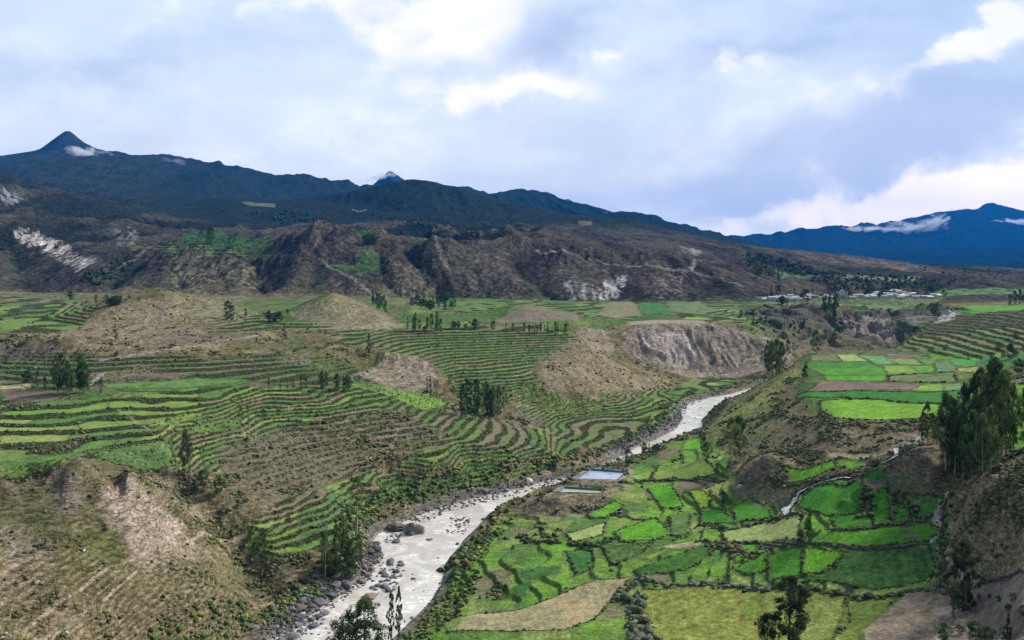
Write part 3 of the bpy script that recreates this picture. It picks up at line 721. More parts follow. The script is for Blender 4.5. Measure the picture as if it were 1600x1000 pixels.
# ---- bare earth, rock, gravel and tracks
NK = sstep(-.25, .35, nB + nD * .5)
BARE = [
    ('1380,540 1440,512 1480,491 1600,484 1700,484 1700,508 1600,508 1520,515 1440,528', (.06, .062, .034), 4, 1.2), ('1150,478 1280,480 1290,505 1200,500', (.075, .065, .065), 4, 1.0),
    ('270,402 330,397 400,420 403,462 300,464 275,440', (.155, .14, .088), 10, 1.1), ('600,412 650,420 690,462 600,464', (.135, .12, .082), 10, 1.0), ('520,440 560,430 600,462 530,464', (.115, .10, .075), 10, .9), ('700,400 780,395 860,440 850,465 720,465', (.105, .09, .07), 12, .8), ('900,400 1000,400 1120,440 1000,450', (.11, .085, .075), 14, .8),
    ('700,890 690,930 672,960 640,1000 690,1000 730,960 740,900 770,850 800,810 760,830', (.10, .20, .03), 3, 1.3), ('1100,680 1150,640 1200,620 1250,640 1200,680 1140,700', (.15, .19, .05), 4, 1.0), ('430,505 500,560 560,590 620,620 560,600 480,580', (.09, .12, .04), 4, .7),
    ('90,520 180,478 250,466 330,468 400,488 330,515 250,540 150,545', (.185, .155, .10), 4, 1.6), ('450,490 480,474 520,464 560,470 592,486 630,510 560,514 500,508', (.18, .15, .10), 4, 1.8), ('600,560 640,553 690,575 690,600 620,614 580,600', (.16, .13, .10), 3, .6),
    ('1170,480 1290,478 1420,500 1400,545 1250,545 1200,520', (.075, .072, .06), 6, .7), ('1290,480 1480,476 1470,495 1390,500', (.085, .075, .07), 6, .7),
    ('0,750 60,735 130,730 200,745 165,770 170,830 100,860 0,800', (.085, .07, .038), 4, .7), ('80,830 170,830 210,870 120,900 60,870', (.095, .09, .03), 4, .6), ('60,920 200,900 330,950 340,1000 60,1010', (.13, .09, .05), 4, .45),
    ('1380,728 1400,735 1440,700 1450,690 1470,720 1450,772 1400,768', (.15, .125, .095), 3, .8), ('340,680 440,668 560,720 480,770 400,800 340,760', (.15, .125, .09), 4, .5), ('880,500 920,498 905,520 880,520', (.13,.16,.06), 3, .6),
    ('165,762 185,757 230,772 258,792 285,822 275,850 300,868 240,868 212,866 190,835 165,800', (.30, .235, .19), 3, .9), ('85,745 120,740 125,790 100,800 85,770', (.22, .18, .16), 3, .7),
    ('200,845 290,840 320,860 240,895 210,880', (.26, .205, .155), 3, .8), ('0,830 30,820 60,850 75,870 20,890 0,880', (.24, .18, .15), 4, .7), ('0,900 40,905 30,940 0,940', (.22, .16, .13), 3, .6), ('230,745 275,750 290,785 250,765', (.24, .2, .16), 3, .7),
    ('555,585 600,560 640,555 668,565 682,590 650,612 618,612 600,600', (.255, .205, .165), 2, .9), ('430,560 490,550 480,568 440,570', (.25, .19, .15), 3, .6), ('1000,508 1080,503 1150,515 1215,530 1240,560 1150,590 1080,590 1010,565 980,545 978,520', (.25, .21, .175), 4, .95),
    ('1000,530 1040,520 1080,530 1090,565 1050,570 1010,560', (.38, .33, .29), 3, .75), ('900,520 940,515 960,545 930,550', (.25, .20, .165), 3, .8), ('845,560 905,530 960,565 1040,600 960,615 900,612 850,590', (.23, .185, .125), 4, .65),
    ('845,600 870,598 890,610 860,612', (.20, .15, .13), 2, .9), ('800,640 850,648 850,668 800,668', (.13, .105, .085), 3, .8),
    ('25,364 58,358 95,384 148,410 126,422 90,402 30,374', (.44, .40, .37), 10, .85), ('180,355 210,360 215,380 185,385', (.26, .25, .245), 14, .6), ('0,300 35,300 40,312 5,315', (.3, .31, .32), 12, .7),
    ('880,440 895,432 905,468 885,468', (.30, .32, .31), 6, .8), ('905,440 925,445 930,468 912,468', (.34, .35, .34), 6, .8), ('935,450 960,432 980,430 965,465 930,468', (.42, .41, .395), 6, .85), ('1015,430 1065,425 1070,440 1030,448', (.26, .205, .18), 10, .8),
    ('1010,455 1070,450 1070,466 1015,467', (.24, .20, .19), 8, .7), ('1065,385 1095,392 1090,398 1065,394', (.3, .29, .28), 10, .7), ('1320,500 1370,488 1395,505 1385,535 1365,525', (.29, .24, .21), 8, .8), ('1470,490 1495,485 1485,500 1460,505', (.42, .4, .36), 5, .8), ('1415,495 1450,490 1452,502 1420,505', (.25, .20, .17), 6, .8),
    ('1310,395 1420,410 1460,425 1400,420 1320,405', (.23, .175, .145), 20, .7), ('1240,395 1330,398 1320,410 1250,405', (.17, .13, .11), 20, .6),
    ('820,782 860,765 900,760 920,735 960,722 985,722 990,740 980,760 945,780 930,800 860,810 810,800', (.235, .185, .14), 3, .85), ('1145,750 1180,715 1200,712 1235,745 1235,785 1190,790 1145,775', (.185, .15, .12), 3, .8),
    ('1440,680 1400,695 1360,715 1350,722 1390,725 1410,710 1440,700', (.22, .19, .175), 2, .85), ('1390,700 1395,682 1440,680 1440,700', (.22, .19, .175), 2, .85),
    ('1480,860 1500,800 1560,760 1600,730 1700,720 1700,900 1600,905 1500,925 1440,922 1475,895', (.235, .195, .115), 3, .6), ('1150,650 1240,640 1300,655 1400,680 1380,705 1240,700 1150,700', (.15, .125, .095), 4, .5),
    ('0,560 90,555 100,540 0,530', (.12, .10, .09), 5, .7), ('90,520 140,505 170,525 140,550 95,548', (.19, .145, .10), 4, .6), ('255,517 380,515 400,530 250,540', (.15, .12, .10), 4, .6), ('195,475 215,470 265,480 250,520 200,510', (.17, .135, .115), 4, .5),
    ('1150,622 1240,578 1250,590 1150,660 1110,668', (.21, .235, .075), 4, 1.2), ('480,518 620,512 640,505 560,508', (.26, .22, .16), 3, .6), ('600,498 640,512 560,515', (.24, .2, .14), 3, .6),
]
for ps, c, ft, st in BARE:
    Wp = to_world(pts_of(ps), ZG); ym = sum(p[1] for p in Wp) / len(Wp)
    w, d = region(None, ft, 1.2 if ym < 1500 else .8, Wp)
    k = np.clip(sstep(-ft, ft * .6, d + nD[w] * ft * .8) * st, 0, 1)
    ff = np.clip(.9 + .35 * nB[w] + .25 * fl[w] * (GY[w] > 300), .5, 1.4)
    cc = np.array(c, np.float32) * ff[..., None]
    if c[0] < .3: k = k * (.45 + .55 * NK[w])
    stk = fbm(GX[w] / (2.2 * ym / 300) + nD[w] * .5, GY[w] / (16 * ym / 300), 4, 601, .6)
    if c[0] >= .3 or ym > 900: k = k * (sstep(-.25, .2, stk + nB[w] * .8) if ym > 900 else (.55 + .45 * sstep(-.4, .15, stk + nB[w] * .5)))
    cc = cc * (1 + .5 * stk[..., None])
    COL[w] = mixc(COL[w], cc, k); SHR[w] *= (1 - k) if c[0] > .24 else (1 - k * .3)

w, d = region(pts_of('0,745 60,732 130,725 200,740 270,770 320,840 380,900 400,990 380,1010 -60,1010 -60,745'), 5, 2); SHR[w] *= 1 - .68 * sstep(-4, 4, d)
# gravel along the water
gr = sstep(-4.5, -1.2, RIVD + nD * 4 + nB * 2); COL = mixc(COL, (.12, .115, .105), gr * (RIVD > -12) * .8 * (GY < 560)); SHR *= 1 - gr
for ps in ('945,700 985,690 1050,660 1055,670 1000,690 960,712 945,712', '1052,640 1064,640 1062,662 1050,662', '410,985 450,940 500,905 560,880 600,850 560,860 470,910 420,950'):
    w, d = region(pts_of(ps), 2, 1); k = sstep(-1, 1, d) * .85; COL[w] = mixc(COL[w], np.array((.15, .15, .16), np.float32) * (1 + .5 * nB[w][..., None]), k); SHR[w] *= 1 - k
COL = mixc(COL, (.2, .18, .15), (RIVD > -.5) * 1.)

TRACKS = [('0,1000 60,970 110,930 170,885 215,872 245,852 258,842', .38, (.27, .225, .165)), ('245,852 300,845 345,843 385,838', .4, (.34, .29, .23)), ('258,842 282,830 285,815', .4, (.34, .29, .23)),
          ('160,562 240,550 320,538 380,528 400,524', 1.6, (.26, .225, .19)), ('185,420 240,382', 3, (.24, .20, .17)), ('1440,690 1400,705 1385,716 1400,700 1440,684', 1.3, (.26, .24, .22)),
          ('1480,770 1465,795 1458,805 1468,822 1460,838 1452,850', .5, (.34, .33, .27)), ('1470,850 1490,890 1540,915 1600,940', .9, (.27, .22, .17)), ('840,392 900,398 970,415 1050,422 1080,423 1115,408', 2.6, (.28, .25, .22)),
          ('1080,423 1120,432 1160,448', 2.2, (.25, .22, .2)), ('640,470 560,440 500,405', 2., (.22, .2, .17)), ('140,600 152,590 165,582', 1., (.3, .28, .24)), ('185,640 200,648 215,662 235,672', .5, (.25, .22, .17)),
          ('0,840 20,845 25,860 15,870', .3, (.3, .25, .2)), ('60,1000 130,960 200,905 215,890', .25, (.28, .23, .17)), ('280,830 330,870 390,930', .4, (.27, .22, .17)), ('1230,640 1150,700 1140,715', .5, (.24, .2, .15)), ('600,360 700,420', 3, (.19, .17, .15)), ('410,420 430,455 440,465', 3, (.17, .15, .13))]
for ps, hw, c in TRACKS:
    L = to_world(pts_of(ps), ZG); w = window(L, 6)
    d = edge_dist(GX[w] + WX[w] * .5, GY[w] + WY[w] * .5, L, False); k = sstep(hw * 1.6, hw * .6, d) * (.75 + .25 * nB[w]); COL[w] = mixc(COL[w], c, np.clip(k, 0, 1)); SHR[w] *= 1 - k

w, d = region(pts_of('0,862 90,850 200,885 260,870 340,900 400,960 410,1010 -60,1010 -60,862'), 4, 2)
t2 = np.abs(((ZG[w] + nA[w] * .9 + nD[w] * .25 - GX[w] * .03) / .78) % 1 - .5) * 2; kk = sstep(-3, 4, d)
COL[w] = mixc(COL[w], (.26, .21, .135), sstep(.70, .92, t2) * kk * .65 * sstep(-.35, .1, nB[w] + nD[w])); COL[w] = mixc(COL[w], (.06, .05, .028), sstep(.35, .1, t2) * kk * .6); ZG[w] += kk * sstep(.6, .9, t2) * .18
# ---- a stream with white water down to the fields
STREAM = to_world(pts_of('1400,700 1398,714 1380,722 1350,738 1320,745 1285,752 1262,762 1245,772 1238,788 1228,800 1216,812'), ZG)
w = window(STREAM, 8); d = edge_dist(GX[w] + WX[w] * .4, GY[w] + WY[w] * .4, STREAM, False)
ZG[w] -= sstep(2.4, .6, d) * .5; COL[w] = mixc(COL[w], (.09, .08, .05), sstep(2.6, 1.2, d)); SHR[w] = np.maximum(SHR[w] * (d > 1.2), sstep(2., 1.4, d) * (d > 1.2) * .5)

# ---- roughness of the scrub itself
rough = np.maximum(sstep(.05, .5, SHR), .55 * sstep(.12, .3, slope1) * (1 - TERR)) * (GY < 900) * (RIVD < -1)
ZG += rough * (np.clip(nB, -.2, 1) * .55 * np.clip(GY / 300, .8, 1.6)) + (GY < 900) * nB * .05
RUF = np.zeros(SH, np.float32)


WILD = np.clip(.25 + .75 * (1 - np.maximum(TERR * (1 - wild * .9) * (1 - RISER * .8), FIELDM)), .2, 1).astype(np.float32)


def grid_mesh(name, j0, j1, mat, attr=COL):
    nr = j1 - j0; me = bpy.data.meshes.new(name)
    co = np.stack([GX[j0:j1], GY[j0:j1], ZG[j0:j1]], -1).reshape(-1, 3).astype(np.float32)
    a = (np.arange(nr - 1)[:, None] * NC + np.arange(NC - 1)[None, :]).ravel()
    q = np.stack([a, a + 1, a + NC + 1, a + NC], 1).astype(np.int32)
    fill_mesh(me, co, q)
    ca = me.color_attributes.new('cover', 'FLOAT_COLOR', 'POINT')
    c4 = np.ones((co.shape[0], 4), np.float32); c4[:, :3] = np.clip(attr[j0:j1].reshape(-1, 3), .004, .8); c4[:, 3] = WILD[j0:j1].ravel(); ca.data.foreach_set('color', c4.ravel())
    me.polygons.foreach_set('use_smooth', np.ones(len(q), bool))
    me.materials.append(mat)
    o = bpy.data.objects.new(name, me); C.objects.link(o); return o


def fill_mesh(me, co, q):
    n = q.shape[1]
    me.vertices.add(len(co)); me.vertices.foreach_set('co', np.ascontiguousarray(co, dtype=np.float32).ravel())
    me.loops.add(q.size); me.loops.foreach_set('vertex_index', np.ascontiguousarray(q, dtype=np.int32).ravel())
    me.polygons.add(len(q)); me.polygons.foreach_set('loop_start', np.arange(0, q.size, n, dtype=np.int32))
    me.polygons.foreach_set('loop_total', np.full(len(q), n, np.int32)); me.update(calc_edges=True)


def mat_new(name):
    m = bpy.data.materials.new(name); m.use_nodes = True; T = NT(m.node_tree)
    b = T.n['Principled BSDF']; b.inputs['Roughness'].default_value = .9; b.inputs['Specular IOR Level'].default_value = .15
    return m, T, b


def ground_mat():
    m, T, b = mat_new('ground_cover'); b.inputs['Specular IOR Level'].default_value = .04; b.inputs['Roughness'].default_value = 1.
    at = T.new('ShaderNodeVertexColor', layer_name='cover'); g = T.new('ShaderNodeNewGeometry')
    n1 = T.noise(g.outputs['Position'], 1.3, 4, .7); n2 = T.noise(g.outputs['Position'], .22, 5, .65)
    mp = T.new('ShaderNodeMapping'); mp.inputs['Scale'].default_value = (.45, .8, 2.6); T.l.new(g.outputs['Position'], mp.inputs[0])
    n3 = T.noise(mp.outputs[0], .75, 5, .7, .4); n4 = T.noise(g.outputs['Position'], 2.6, 3, .6)
    w_ = at.outputs['Alpha']
    f = T.math('ADD', T.ramp(n1, .25, .75, .74, 1.26), T.ramp(n2, .3, .7, -.16, .16))
    tus = T.math('MULTIPLY', T.ramp(n3, .34, .66, .42, 1.62), T.ramp(n4, .35, .65, .72, 1.3)); f = T.math('MULTIPLY', f, T.math('ADD', 1., T.math('MULTIPLY', w_, T.math('SUBTRACT', tus, 1.))))
    c = T.mix(1., at.outputs[0], T.comb(f, f, f), 'MULTIPLY')
    c = T.mix(T.math('MULTIPLY', T.ramp(n4, .56, .66), T.math('MULTIPLY', w_, .55)), c, (.045, .045, .022))
    T.l.new(c, b.inputs['Base Color'])
    bp = T.new('ShaderNodeBump'); bp.inputs['Strength'].default_value = .8; bp.inputs['Distance'].default_value = .6
    T.l.new(n1, bp.inputs['Height']); T.l.new(bp.outputs[0], b.inputs['Normal'])
    return m


def mountain_mat():
    m, T, b = mat_new('mountain_cover'); b.inputs['Specular IOR Level'].default_value = 0.; b.inputs['Roughness'].default_value = 1.
    at = T.new('ShaderNodeVertexColor', layer_name='cover'); g = T.new('ShaderNodeNewGeometry')
    n1 = T.noise(g.outputs['Position'], .11, 5, .7); n2 = T.noise(g.outputs['Position'], .018, 5, .65)
    n5 = T.noise(g.outputs['Position'], .32, 4, .65); f = T.math('MULTIPLY', T.math('ADD', T.ramp(n1, .3, .7, .5, 1.5), T.ramp(n2, .3, .7, -.2, .2)), T.ramp(n5, .35, .65, .6, 1.4))
    c = T.mix(1., at.outputs[0], T.comb(f, f, f), 'MULTIPLY')
    T.l.new(c, b.inputs['Base Color'])
    bp = T.new('ShaderNodeBump'); bp.inputs['Strength'].default_value = .8; bp.inputs['Distance'].default_value = 14
    T.l.new(n1, bp.inputs['Height']); T.l.new(bp.outputs[0], b.inputs['Normal'])
    return m


w, d = region(pts_of(FRM), 4, 2); COL[w] *= (1 + .12 * sstep(-2, 2, d))[..., None]
JM = int(np.searchsorted(YR, 960))
gmat = ground_mat()
o = grid_mesh('valley_ground', 0, JM + 1, gmat); o['kind'] = 'structure'; o['label'] = 'terraced valley floor and scrub slopes'
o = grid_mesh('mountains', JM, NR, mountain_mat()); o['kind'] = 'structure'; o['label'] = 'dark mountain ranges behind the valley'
# ------------------------------------------------------------------ the air of the valley


def add_haze():
    me = bpy.data.meshes.new('haze'); x, y0, y1, z0, z1 = 16000, -300, 15500, -140, 1150
    co = np.array([(sx * x, yy, zz_) for zz_ in (z0, z1) for sx, yy in ((-1, y0), (1, y0), (1, y1), (-1, y1))], np.float32)
    fill_mesh(me, co, np.array([(3, 2, 1, 0), (4, 5, 6, 7), (0, 1, 5, 4), (1, 2, 6, 5), (2, 3, 7, 6), (3, 0, 4, 7)], np.int32))
    m = bpy.data.materials.new('air'); m.use_nodes = True; T = NT(m.node_tree); T.n.clear()
    out = T.new('ShaderNodeOutputMaterial'); v = T.new('ShaderNodeVolumePrincipled')
    v.inputs['Color'].default_value = (.0, .30, 1.0, 1); v.inputs['Density'].default_value = HAZE_D
    v.inputs['Anisotropy'].default_value = .0
    T.l.new(v.outputs[0], out.inputs['Volume']); me.materials.append(m)
    o = bpy.data.objects.new('haze', me); C.objects.link(o); o['kind'] = 'stuff'; o['label'] = 'thin blue mountain air over the valley'


HAZE_D = 3.7e-5
add_haze()
# ------------------------------------------------------------------ water, rocks, shrubs, trees
rng = np.random.default_rng(7); R = random.Random(5)


def tag(o, label=None, cat=None, group=None, kind=None):
    if label: o['label'] = label
    if cat: o['category'] = cat
    if group: o['group'] = group
    if kind: o['kind'] = kind
    return o


def mesh_obj(name, co, faces, mat, parent=None, colors=None, smooth=False):
    """faces: int array (n,3|4) or python list of mixed faces"""
    me = bpy.data.meshes.new(name)
    if isinstance(faces, np.ndarray): fill_mesh(me, co, faces)
    else: me.from_pydata([tuple(map(float, c)) for c in co], [], faces)
    if colors is not None:
        ca = me.color_attributes.new('tint', 'FLOAT_COLOR', 'POINT'); c4 = np.ones((len(co), 4), np.float32); c4[:, :3] = colors
        ca.data.foreach_set('color', c4.ravel())
    if smooth: me.polygons.foreach_set('use_smooth', np.ones(len(me.polygons), bool))
    me.materials.append(mat)
    o = bpy.data.objects.new(name, me); C.objects.link(o)
    if parent is not None: o.parent = parent
    return o


def thing(name, label, cat, loc=(0, 0, 0), rz=0, group=None):
    o = bpy.data.objects.new(name, None); C.objects.link(o); o.location = loc; o.rotation_euler = (0, 0, rz); o.empty_display_size = .5
    return tag(o, label, cat, group)


def copy_thing(o, loc, rz, scale, label, group=None):
    c = o.copy(); C.objects.link(c); c.location = loc; c.rotation_euler = (0, 0, rz); c.scale = scale; c['label'] = label
    if group: c['group'] = group
    elif 'group' in c: del c['group']
    for ch in list(o.children):
        d = ch.copy(); C.objects.link(d); d.parent = c
        for g in ch.children:
            e = g.copy(); C.objects.link(e); e.parent = d
    return c


def tint_mat(name, rough=.85, noise_scale=3., amp=.25, trans=0, spec=.12, obj_var=0):
    m, T, b = mat_new(name); at = T.new('ShaderNodeVertexColor', layer_name='tint'); g = T.new('ShaderNodeNewGeometry')
    n = T.noise(g.outputs['Position'], noise_scale, 3, .6); f = T.ramp(n, .25, .75, 1 - amp, 1 + amp)
    if obj_var:
        oi = T.new('ShaderNodeObjectInfo'); f = T.math('MULTIPLY', f, T.math('MULTIPLY_ADD', oi.outputs['Random'], obj_var, 1 - obj_var / 2))
    T.l.new(T.mix(1., at.outputs[0], T.comb(f, f, f), 'MULTIPLY'), b.inputs['Base Color'])
    b.inputs['Roughness'].default_value = rough; b.inputs['Specular IOR Level'].default_value = spec
    if trans:
        b.inputs['Transmission Weight'].default_value = 0
        tr = T.new('ShaderNodeBsdfTranslucent'); T.l.new(T.mix(1., at.outputs[0], (1.3, 1.5, .7), 'MULTIPLY'), tr.inputs[0])
        mx = T.new('ShaderNodeMixShader'); mx.inputs[0].default_value = trans
        out = T.n['Material Output']; T.l.new(b.outputs[0], mx.inputs[1]); T.l.new(tr.outputs[0], mx.inputs[2]); T.l.new(mx.outputs[0], out.inputs[0])
    return m


def plain_mat(name, c, rough=.8, scale=2., amp=.15, spec=.2, metal=0):
    m, T, b = mat_new(name); g = T.new('ShaderNodeNewGeometry')
    n = T.noise(g.outputs['Position'], scale, 5, .65); f = T.ramp(n, .25, .75, 1 - amp, 1 + amp)
    T.l.new(T.mix(1., (*c,) and T.comb(*c), T.comb(f, f, f), 'MULTIPLY'), b.inputs['Base Color'])
    b.inputs['Roughness'].default_value = rough; b.inputs['Specular IOR Level'].default_value = spec; b.inputs['Metallic'].default_value = metal
    return m


# -- river surface: a fine sheet clipped to the channel, foam where it runs fast
def build_river():
    j0, j1 = int(np.searchsorted(YR, 150)), int(np.searchsorted(YR, 760))
    m = RIVD > -1.2
    keep = m[:-1, :-1] | m[1:, 1:] | m[1:, :-1] | m[:-1, 1:]; keep[:j0] = False; keep[j1:] = False
    jj, ii = np.nonzero(keep)
    q = np.stack([jj * NC + ii, jj * NC + ii + 1, (jj + 1) * NC + ii + 1, (jj + 1) * NC + ii], 1)
    u, inv = np.unique(q, return_inverse=True); q = inv.reshape(-1, 4).astype(np.int32)
    x, y = GX.ravel()[u], GY.ravel()[u]
    rip = fbm(x / 2.2, y / 3.2, 3, 401, .6)
    z = water_z(y) + .03 + rip * .07
    mt, T, b = mat_new('silty_water'); g = T.new('ShaderNodeNewGeometry'); P = g.outputs['Position']
    n1 = T.noise(P, .9, 5, .65, .6); n2 = T.noise(P, .10, 4, .6, .8); n3 = T.noise(P, 2.5, 4, .7)
    mp = T.new('ShaderNodeMapping'); mp.inputs['Rotation'].default_value = (0, 0, math.radians(-38)); mp.inputs['Scale'].default_value = (.22, 1.1, 1); T.l.new(P, mp.inputs[0])
    n6 = T.noise(mp.outputs[0], .9, 5, .65, .8); foam = T.math('MULTIPLY', T.ramp(T.math('MULTIPLY_ADD', n1, .4, T.math('MULTIPLY', n6, .6)), .49, .60), T.ramp(n2, .42, .58))
    c = T.mix(T.ramp(n2, .3, .7), (.42, .38, .32), (.56, .52, .46)); c = T.mix(foam, c, (.80, .79, .77)); c = T.mix(T.ramp(n3, .55, .8, 0, .35), c, (.58, .55, .50))
    T.l.new(c, b.inputs['Base Color']); b.inputs['Roughness'].default_value = .22; b.inputs['Specular IOR Level'].default_value = .5
    bp = T.new('ShaderNodeBump'); bp.inputs['Strength'].default_value = .5; bp.inputs['Distance'].default_value = .12
    T.l.new(T.noise(P, 1.6, 4, .65, .4), bp.inputs['Height']); T.l.new(bp.outputs[0], b.inputs['Normal'])
    o = mesh_obj('river', np.stack([x, y, z], 1), q, mt, smooth=True); tag(o, 'pale silty river winding through the valley', kind='structure')


build_river()


def build_stream():
    P = []
    for a, b_ in zip(STREAM[:-1], STREAM[1:]):
        n = max(2, int(math.dist(a, b_) / 1.2))
        P += [(a[0] + (b_[0] - a[0]) * k / n, a[1] + (b_[1] - a[1]) * k / n) for k in range(n)]
    P.append(STREAM[-1]); co, fs = [], []
    for k, (x, y) in enumerate(P):
        a = P[max(k - 2, 0)]; b_ = P[min(k + 2, len(P) - 1)]; dx, dy = b_[0] - a[0], b_[1] - a[1]; L = math.hypot(dx, dy) + 1e-6
        w_ = (.42 + .2 * math.sin(k * .7) + .2 * R.random()) * (1.9 if k > len(P) * .72 else 1); x += math.sin(k * .45) * .5; z = zat(x, y) + .42
        co += [(x - dy / L * w_ * s_, y + dx / L * w_ * s_, z + (.06 if s_ == 0 else 0)) for s_ in (-1, 0, 1)]
    for k in range(len(P) - 1):
        fs += [(3 * k, 3 * k + 1, 3 * k + 4, 3 * k + 3), (3 * k + 1, 3 * k + 2, 3 * k + 5, 3 * k + 4)]
    mt, T, b = mat_new('white_water'); g = T.new('ShaderNodeNewGeometry'); n = T.noise(g.outputs['Position'], 1.4, 4, .7)
    T.l.new(T.mix(T.ramp(n, .42, .6), (.16, .17, .17), (.62, .63, .65)), b.inputs['Base Color']); b.inputs['Roughness'].default_value = .3
    o = mesh_obj('stream', np.array(co), np.array(fs, np.int32), mt, smooth=True); tag(o, 'small white stream running down between the fields', kind='structure')


build_stream()


# -- lumpy solids
def ico(level):
    import bmesh
    bm = bmesh.new(); bmesh.ops.create_icosphere(bm, subdivisions=level, radius=1)
    bm.verts.ensure_lookup_table(); V = np.array([v.co[:] for v in bm.verts]); Fc = np.array([[v.index for v in f.verts] for f in bm.faces], np.int32); bm.free(); return V, Fc


ICO = {k: ico(k) for k in (1, 2, 3, 4)}


def rock_shape(seed, lv=3, flat=.62, rough_=.3):
    V, Fc = ICO[lv]; V = V.copy(); r = np.random.default_rng(seed)
    for _ in range(9):                                            # planes knocked off
        n = r.normal(size=3); n /= np.linalg.norm(n); d = r.uniform(.55, .9); s_ = V @ n; V -= np.clip(s_ - d, 0, 9)[:, None] * n * .85
    f = 1 + rough_ * .3 * fbm(V[:, 0] * 2.2 + seed, V[:, 1] * 2.2 + V[:, 2] * 1.7, 3, seed)
    V = V * f[:, None] * np.array([1, r.uniform(.65, .95), flat * r.uniform(.8, 1.15)])
    return V, Fc


def rock_mat(name, dark, pale, moss=None):
    m, T, b = mat_new(name); tc = T.new('ShaderNodeTexCoord'); g = T.new('ShaderNodeNewGeometry'); oi = T.new('ShaderNodeObjectInfo')
    n = T.noise(g.outputs['Position'], .9, 6, .7); c = T.mix(T.ramp(n, .3, .7), dark, pale)
    f = T.math('MULTIPLY_ADD', oi.outputs['Random'], .9, .6); c = T.mix(1., c, T.comb(f, f, f), 'MULTIPLY')
    if moss:
        sp = T.new('ShaderNodeSeparateXYZ'); T.l.new(g.outputs['Normal'], sp.inputs[0])
        k = T.math('MULTIPLY', T.ramp(T.noise(g.outputs['Position'], .55, 5, .7), .42, .58), T.ramp(sp.outputs[2], .2, .7)); c = T.mix(k, c, moss)
    T.l.new(c, b.inputs['Base Color']); b.inputs['Roughness'].default_value = .8
    bp = T.new('ShaderNodeBump'); bp.inputs['Strength'].default_value = .8; bp.inputs['Distance'].default_value = .2; T.l.new(T.noise(g.outputs['Position'], 3, 5, .7), bp.inputs['Height']); T.l.new(bp.outputs[0], b.inputs['Normal'])
    return m


RKM = rock_mat('river_stone', (.065, .068, .078), (.17, .165, .175)); RKP = rock_mat('pale_stone', (.25, .235, .22), (.48, .46, .43))
RKW = rock_mat('mossy_stone', (.10, .10, .095), (.24, .225, .20), (.10, .105, .045)); RKB = rock_mat('pinkish_stone', (.16, .125, .115), (.30, .24, .215))
RPROTO = {}
for mk, mt in (('d', RKM), ('p', RKP), ('m', RKW), ('b', RKB)):
    for k in range(5 if mk == 'd' else 2):
        V, Fc = rock_shape(10 + k * 3 + ord(mk), 4 if mk == 'm' else 3, .62, 1.3 if mk == 'm' else .7); me = bpy.data.meshes.new('boulder'); fill_mesh(me, V, Fc); me.materials.append(mt); me.polygons.foreach_set('use_smooth', np.ones(len(Fc), bool)); RPROTO.setdefault(mk, []).append(me)


def boulder(u, v, wpx, hr, kind, label, group=None, water=None):
    """one boulder: bearing/dip of its waterline, width in photo pixels"""
    x, y = on_water(u, v) if water else ground_hit(u, v)[:2]
    zg = zat(x, y); zb = max(zg, float(water_z(np.array(y))) - .1) if (water or zg < 8 and y < 560) else zg
    r = wpx * y / F / 2
    o = bpy.data.objects.new('boulder', R.choice(RPROTO[kind])); C.objects.link(o)
    o.location = (x, y + r * .5, zb + r * hr * .35); o.scale = (r, r, r * hr / .62); o.rotation_euler = (R.uniform(-.2, .2), R.uniform(-.2, .2), R.uniform(-.5, .5) if kind == 'm' else R.uniform(0, 6.28))
    return tag(o, label, 'boulder', group)


BIG = [(647, 835, 34, .8, 'm', 'largest boulder of the river, rounded and mossy, against the left bank'), (616, 830, 36, .4, 'm', 'long flat grey slab touching the large mossy boulder'),
       (619, 848, 17, .62, 'd', 'smooth dark round boulder just below the mossy slab'), (544, 921, 17, .6, 'b', 'brownish boulder at the left edge of the rapids'),
       (566, 900, 14, .5, 'b', 'reddish grey boulder on the gravel below the bank trees'), (577, 937, 24, .45, 'b', 'broad pinkish boulder in the middle of the rapids'),
       (468, 958, 22, .7, 'b', 'pinkish block standing highest on the left boulder bank'), (507, 961, 17, .45, 'd', 'flat grey boulder with white water behind it, lower rapids'),
       (465, 980, 19, .5, 'd', 'wide grey boulder in the dense pile of the lower left bank'), (490, 981, 19, .5, 'd', 'wide grey boulder standing in white water beside the lower left bank pile'),
       (452, 999, 24, .6, 'd', 'large grey boulder cut by the bottom edge at the river bank'), (411, 989, 12, .6, 'b', 'round pinkish boulder nearest to the brown slope at the bottom'),
       (826, 758, 17, .7, 'p', 'big whitish boulder on the left shore below the terraces'), (737, 776, 11, .7, 'b', 'brown boulder on the left shore beneath the lowest bright terrace'),
       (757, 774, 17, .5, 'd', 'grey slab on the left shore beneath the lowest bright terrace'), (792, 769, 11, .8, 'p', 'upright pale boulder on the left shore under the scrubby bank'),
       (792, 789, 14, .5, 'd', 'dark boulder at the upstream end of the right shore stones'), (670, 844, 13, .3, 'd', 'low flat rock awash right of the mossy boulder'), (586, 856, 16, .4, 'd', 'grey slab in the shore pile left of the smooth dark boulder'),
       (645, 906, 9, .45, 'd', 'lone dark rock in the open pale water'), (644, 967, 8, .6, 'd', 'dark rock near the right shore at the bottom of the river'), (715, 851, 8, .6, 'd', 'dark rock at the foot of the right bank'), (527, 892, 10, .8, 'p', 'pale mossy block on the grass at the top of the boulder bank'),
       (590, 977, 11, .5, 'd', 'grey rock in the water beside the foreground tree tops'), (1115, 775, 7, .9, 'p', 'pale boulder on the grass beside the small dark tree'), (1158, 765, 14, .8, 'p', 'whitish rock at the left foot of the conical knoll'),
       (130, 862, 7, .7, 'p', 'pale stone on the brown hillside under the scar'), (56, 913, 11, .6, 'p', 'broad pale stone beside the hillside sheep tracks'), (102, 992, 9, .9, 'p', 'upright pale stone at the bottom of the brown hillside'), (7, 993, 10, .6, 'p', 'pale stone in the bottom left corner')]
